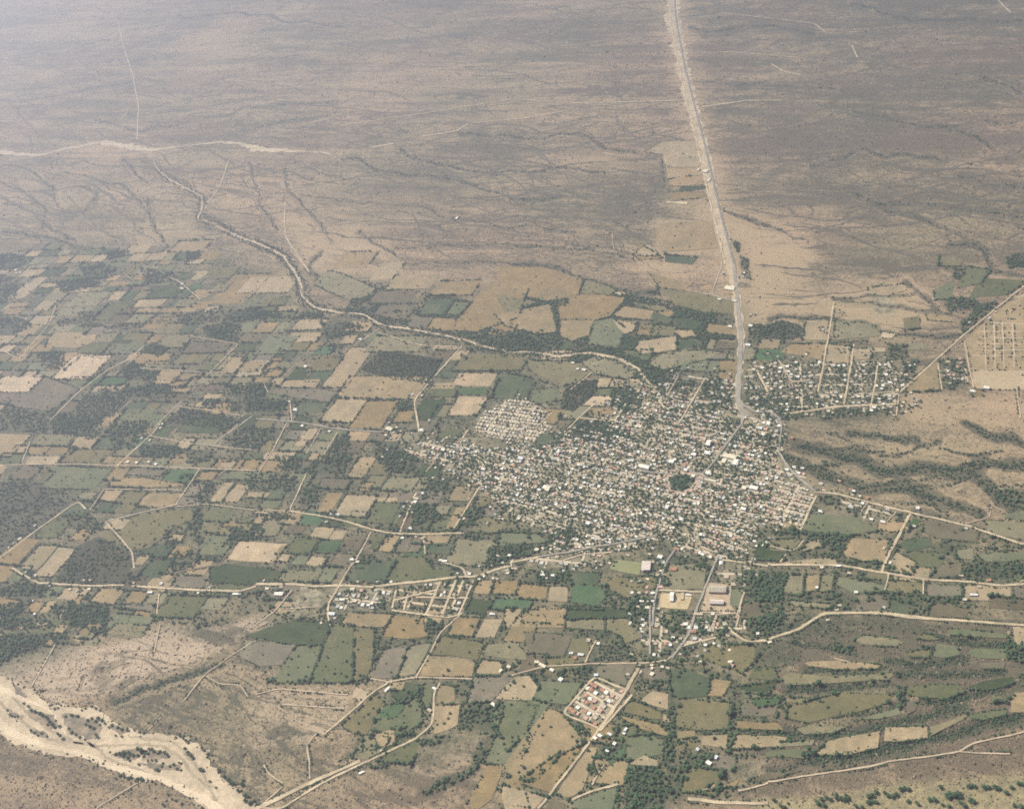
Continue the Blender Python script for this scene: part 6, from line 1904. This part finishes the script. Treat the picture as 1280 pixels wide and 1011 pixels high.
# plaza, soccer field, yards: paved or grassed pieces of ground
def plot(name, px, mat, z):
    g = ragged(G(px), 20, 0.4); n = len(g); s = np.sum(g[:, 0] * np.roll(g[:, 1], -1) - g[:, 1] * np.roll(g[:, 0], -1)) > 0
    o = link(name, mesh_np(name, np.column_stack([g, np.full(n, z)]), list(range(n)) if s else list(range(n))[::-1], [n], [mat])); tag(o, kind='structure')
plot('plaza', PLAZA + np.array([0, 0.5]), surf_mat('plaza_paving', (0.10, 0.115, 0.07), (0.075, 0.095, 0.055), 0.04), 1.6)
plot('plaza_pavement', [(828, 594), (835, 590), (846, 588), (880, 592), (884, 600), (876, 613), (866, 616), (850, 619), (834, 617)], surf_mat('pink_pavement', (0.38, 0.28, 0.22), (0.34, 0.26, 0.20), 0.04), 1.3)
plot('soccer_field', SPORT, FM['V'] if False else surf_mat('soccer_turf', (0.16, 0.18, 0.085), (0.20, 0.19, 0.10), 0.03), 1.2)
plot('school_yard', [(826, 741), (866, 743), (860, 762), (823, 759)], surf_mat('school_yard_soil', (0.40, 0.32, 0.19), (0.32, 0.25, 0.15), 0.04), 1.2)
plot('warehouse_yard', [(885, 728), (915, 731), (912, 755), (920, 764), (876, 764)], surf_mat('yard_soil', (0.35, 0.27, 0.18), (0.28, 0.22, 0.15), 0.04), 1.2)
plot('school_yard', [(898, 566), (926, 570), (922, 585), (896, 580)], surf_mat('school_court', (0.46, 0.42, 0.34), (0.38, 0.34, 0.27), 0.04), 1.2)
# walled estate: its perimeter wall
g = G([(705, 888), (741, 847), (785, 866), (747, 910)])
for a, b in zip(g, np.roll(g, -1, axis=0)):
    L = np.linalg.norm(b - a); c = (a + b) / 2
    v, f, c2 = join([box(-L / 2 + 0.3, L / 2 - 0.3, -0.15, 0.15, -0.2, 2.4)])
    o = link('perimeter_wall', mesh_np('perimeter_wall', v, f, c2, [WALL['cream']])); o.location = (c[0], c[1], 0); o.rotation_euler = (0, 0, math.atan2(b[1] - a[1], b[0] - a[0]))
    side = ['upper', 'road-facing', 'lane-facing', 'field-facing']
    tag(o, None, 'wall', 'perimeter walls of the walled estate')
    o['label'] = {0: 'cream perimeter wall of the red-roofed estate, on its field side', 1: 'cream perimeter wall of the red-roofed estate, on its uphill side', 2: 'cream perimeter wall of the red-roofed estate, on its wide road side', 3: 'cream perimeter wall of the red-roofed estate, on its downhill side'}[[i for i in range(4) if np.allclose(g[i], a)][0]]

# ------------------------------------------------------------------ the air
v, f = box(-45000, 45000, -45000, 45000, -9, ALT + 25, True)
m = bpy.data.materials.new('haze'); m.use_nodes = True; nt = m.node_tree
for nd in list(nt.nodes):
    if nd.type != 'OUTPUT_MATERIAL': nt.nodes.remove(nd)
pv = nt.nodes.new('ShaderNodeVolumePrincipled'); pv.inputs['Density'].default_value = HAZE_DENSITY; pv.inputs['Color'].default_value = HAZE_COLOR + (1,); pv.inputs['Anisotropy'].default_value = HAZE_G
nt.links.new(pv.outputs[0], [x for x in nt.nodes if x.type == 'OUTPUT_MATERIAL'][0].inputs['Volume'])
V, F, C = join([(v, f)])
o = link('haze', mesh_np('haze', V, F, C, [m])); tag(o, kind='stuff')
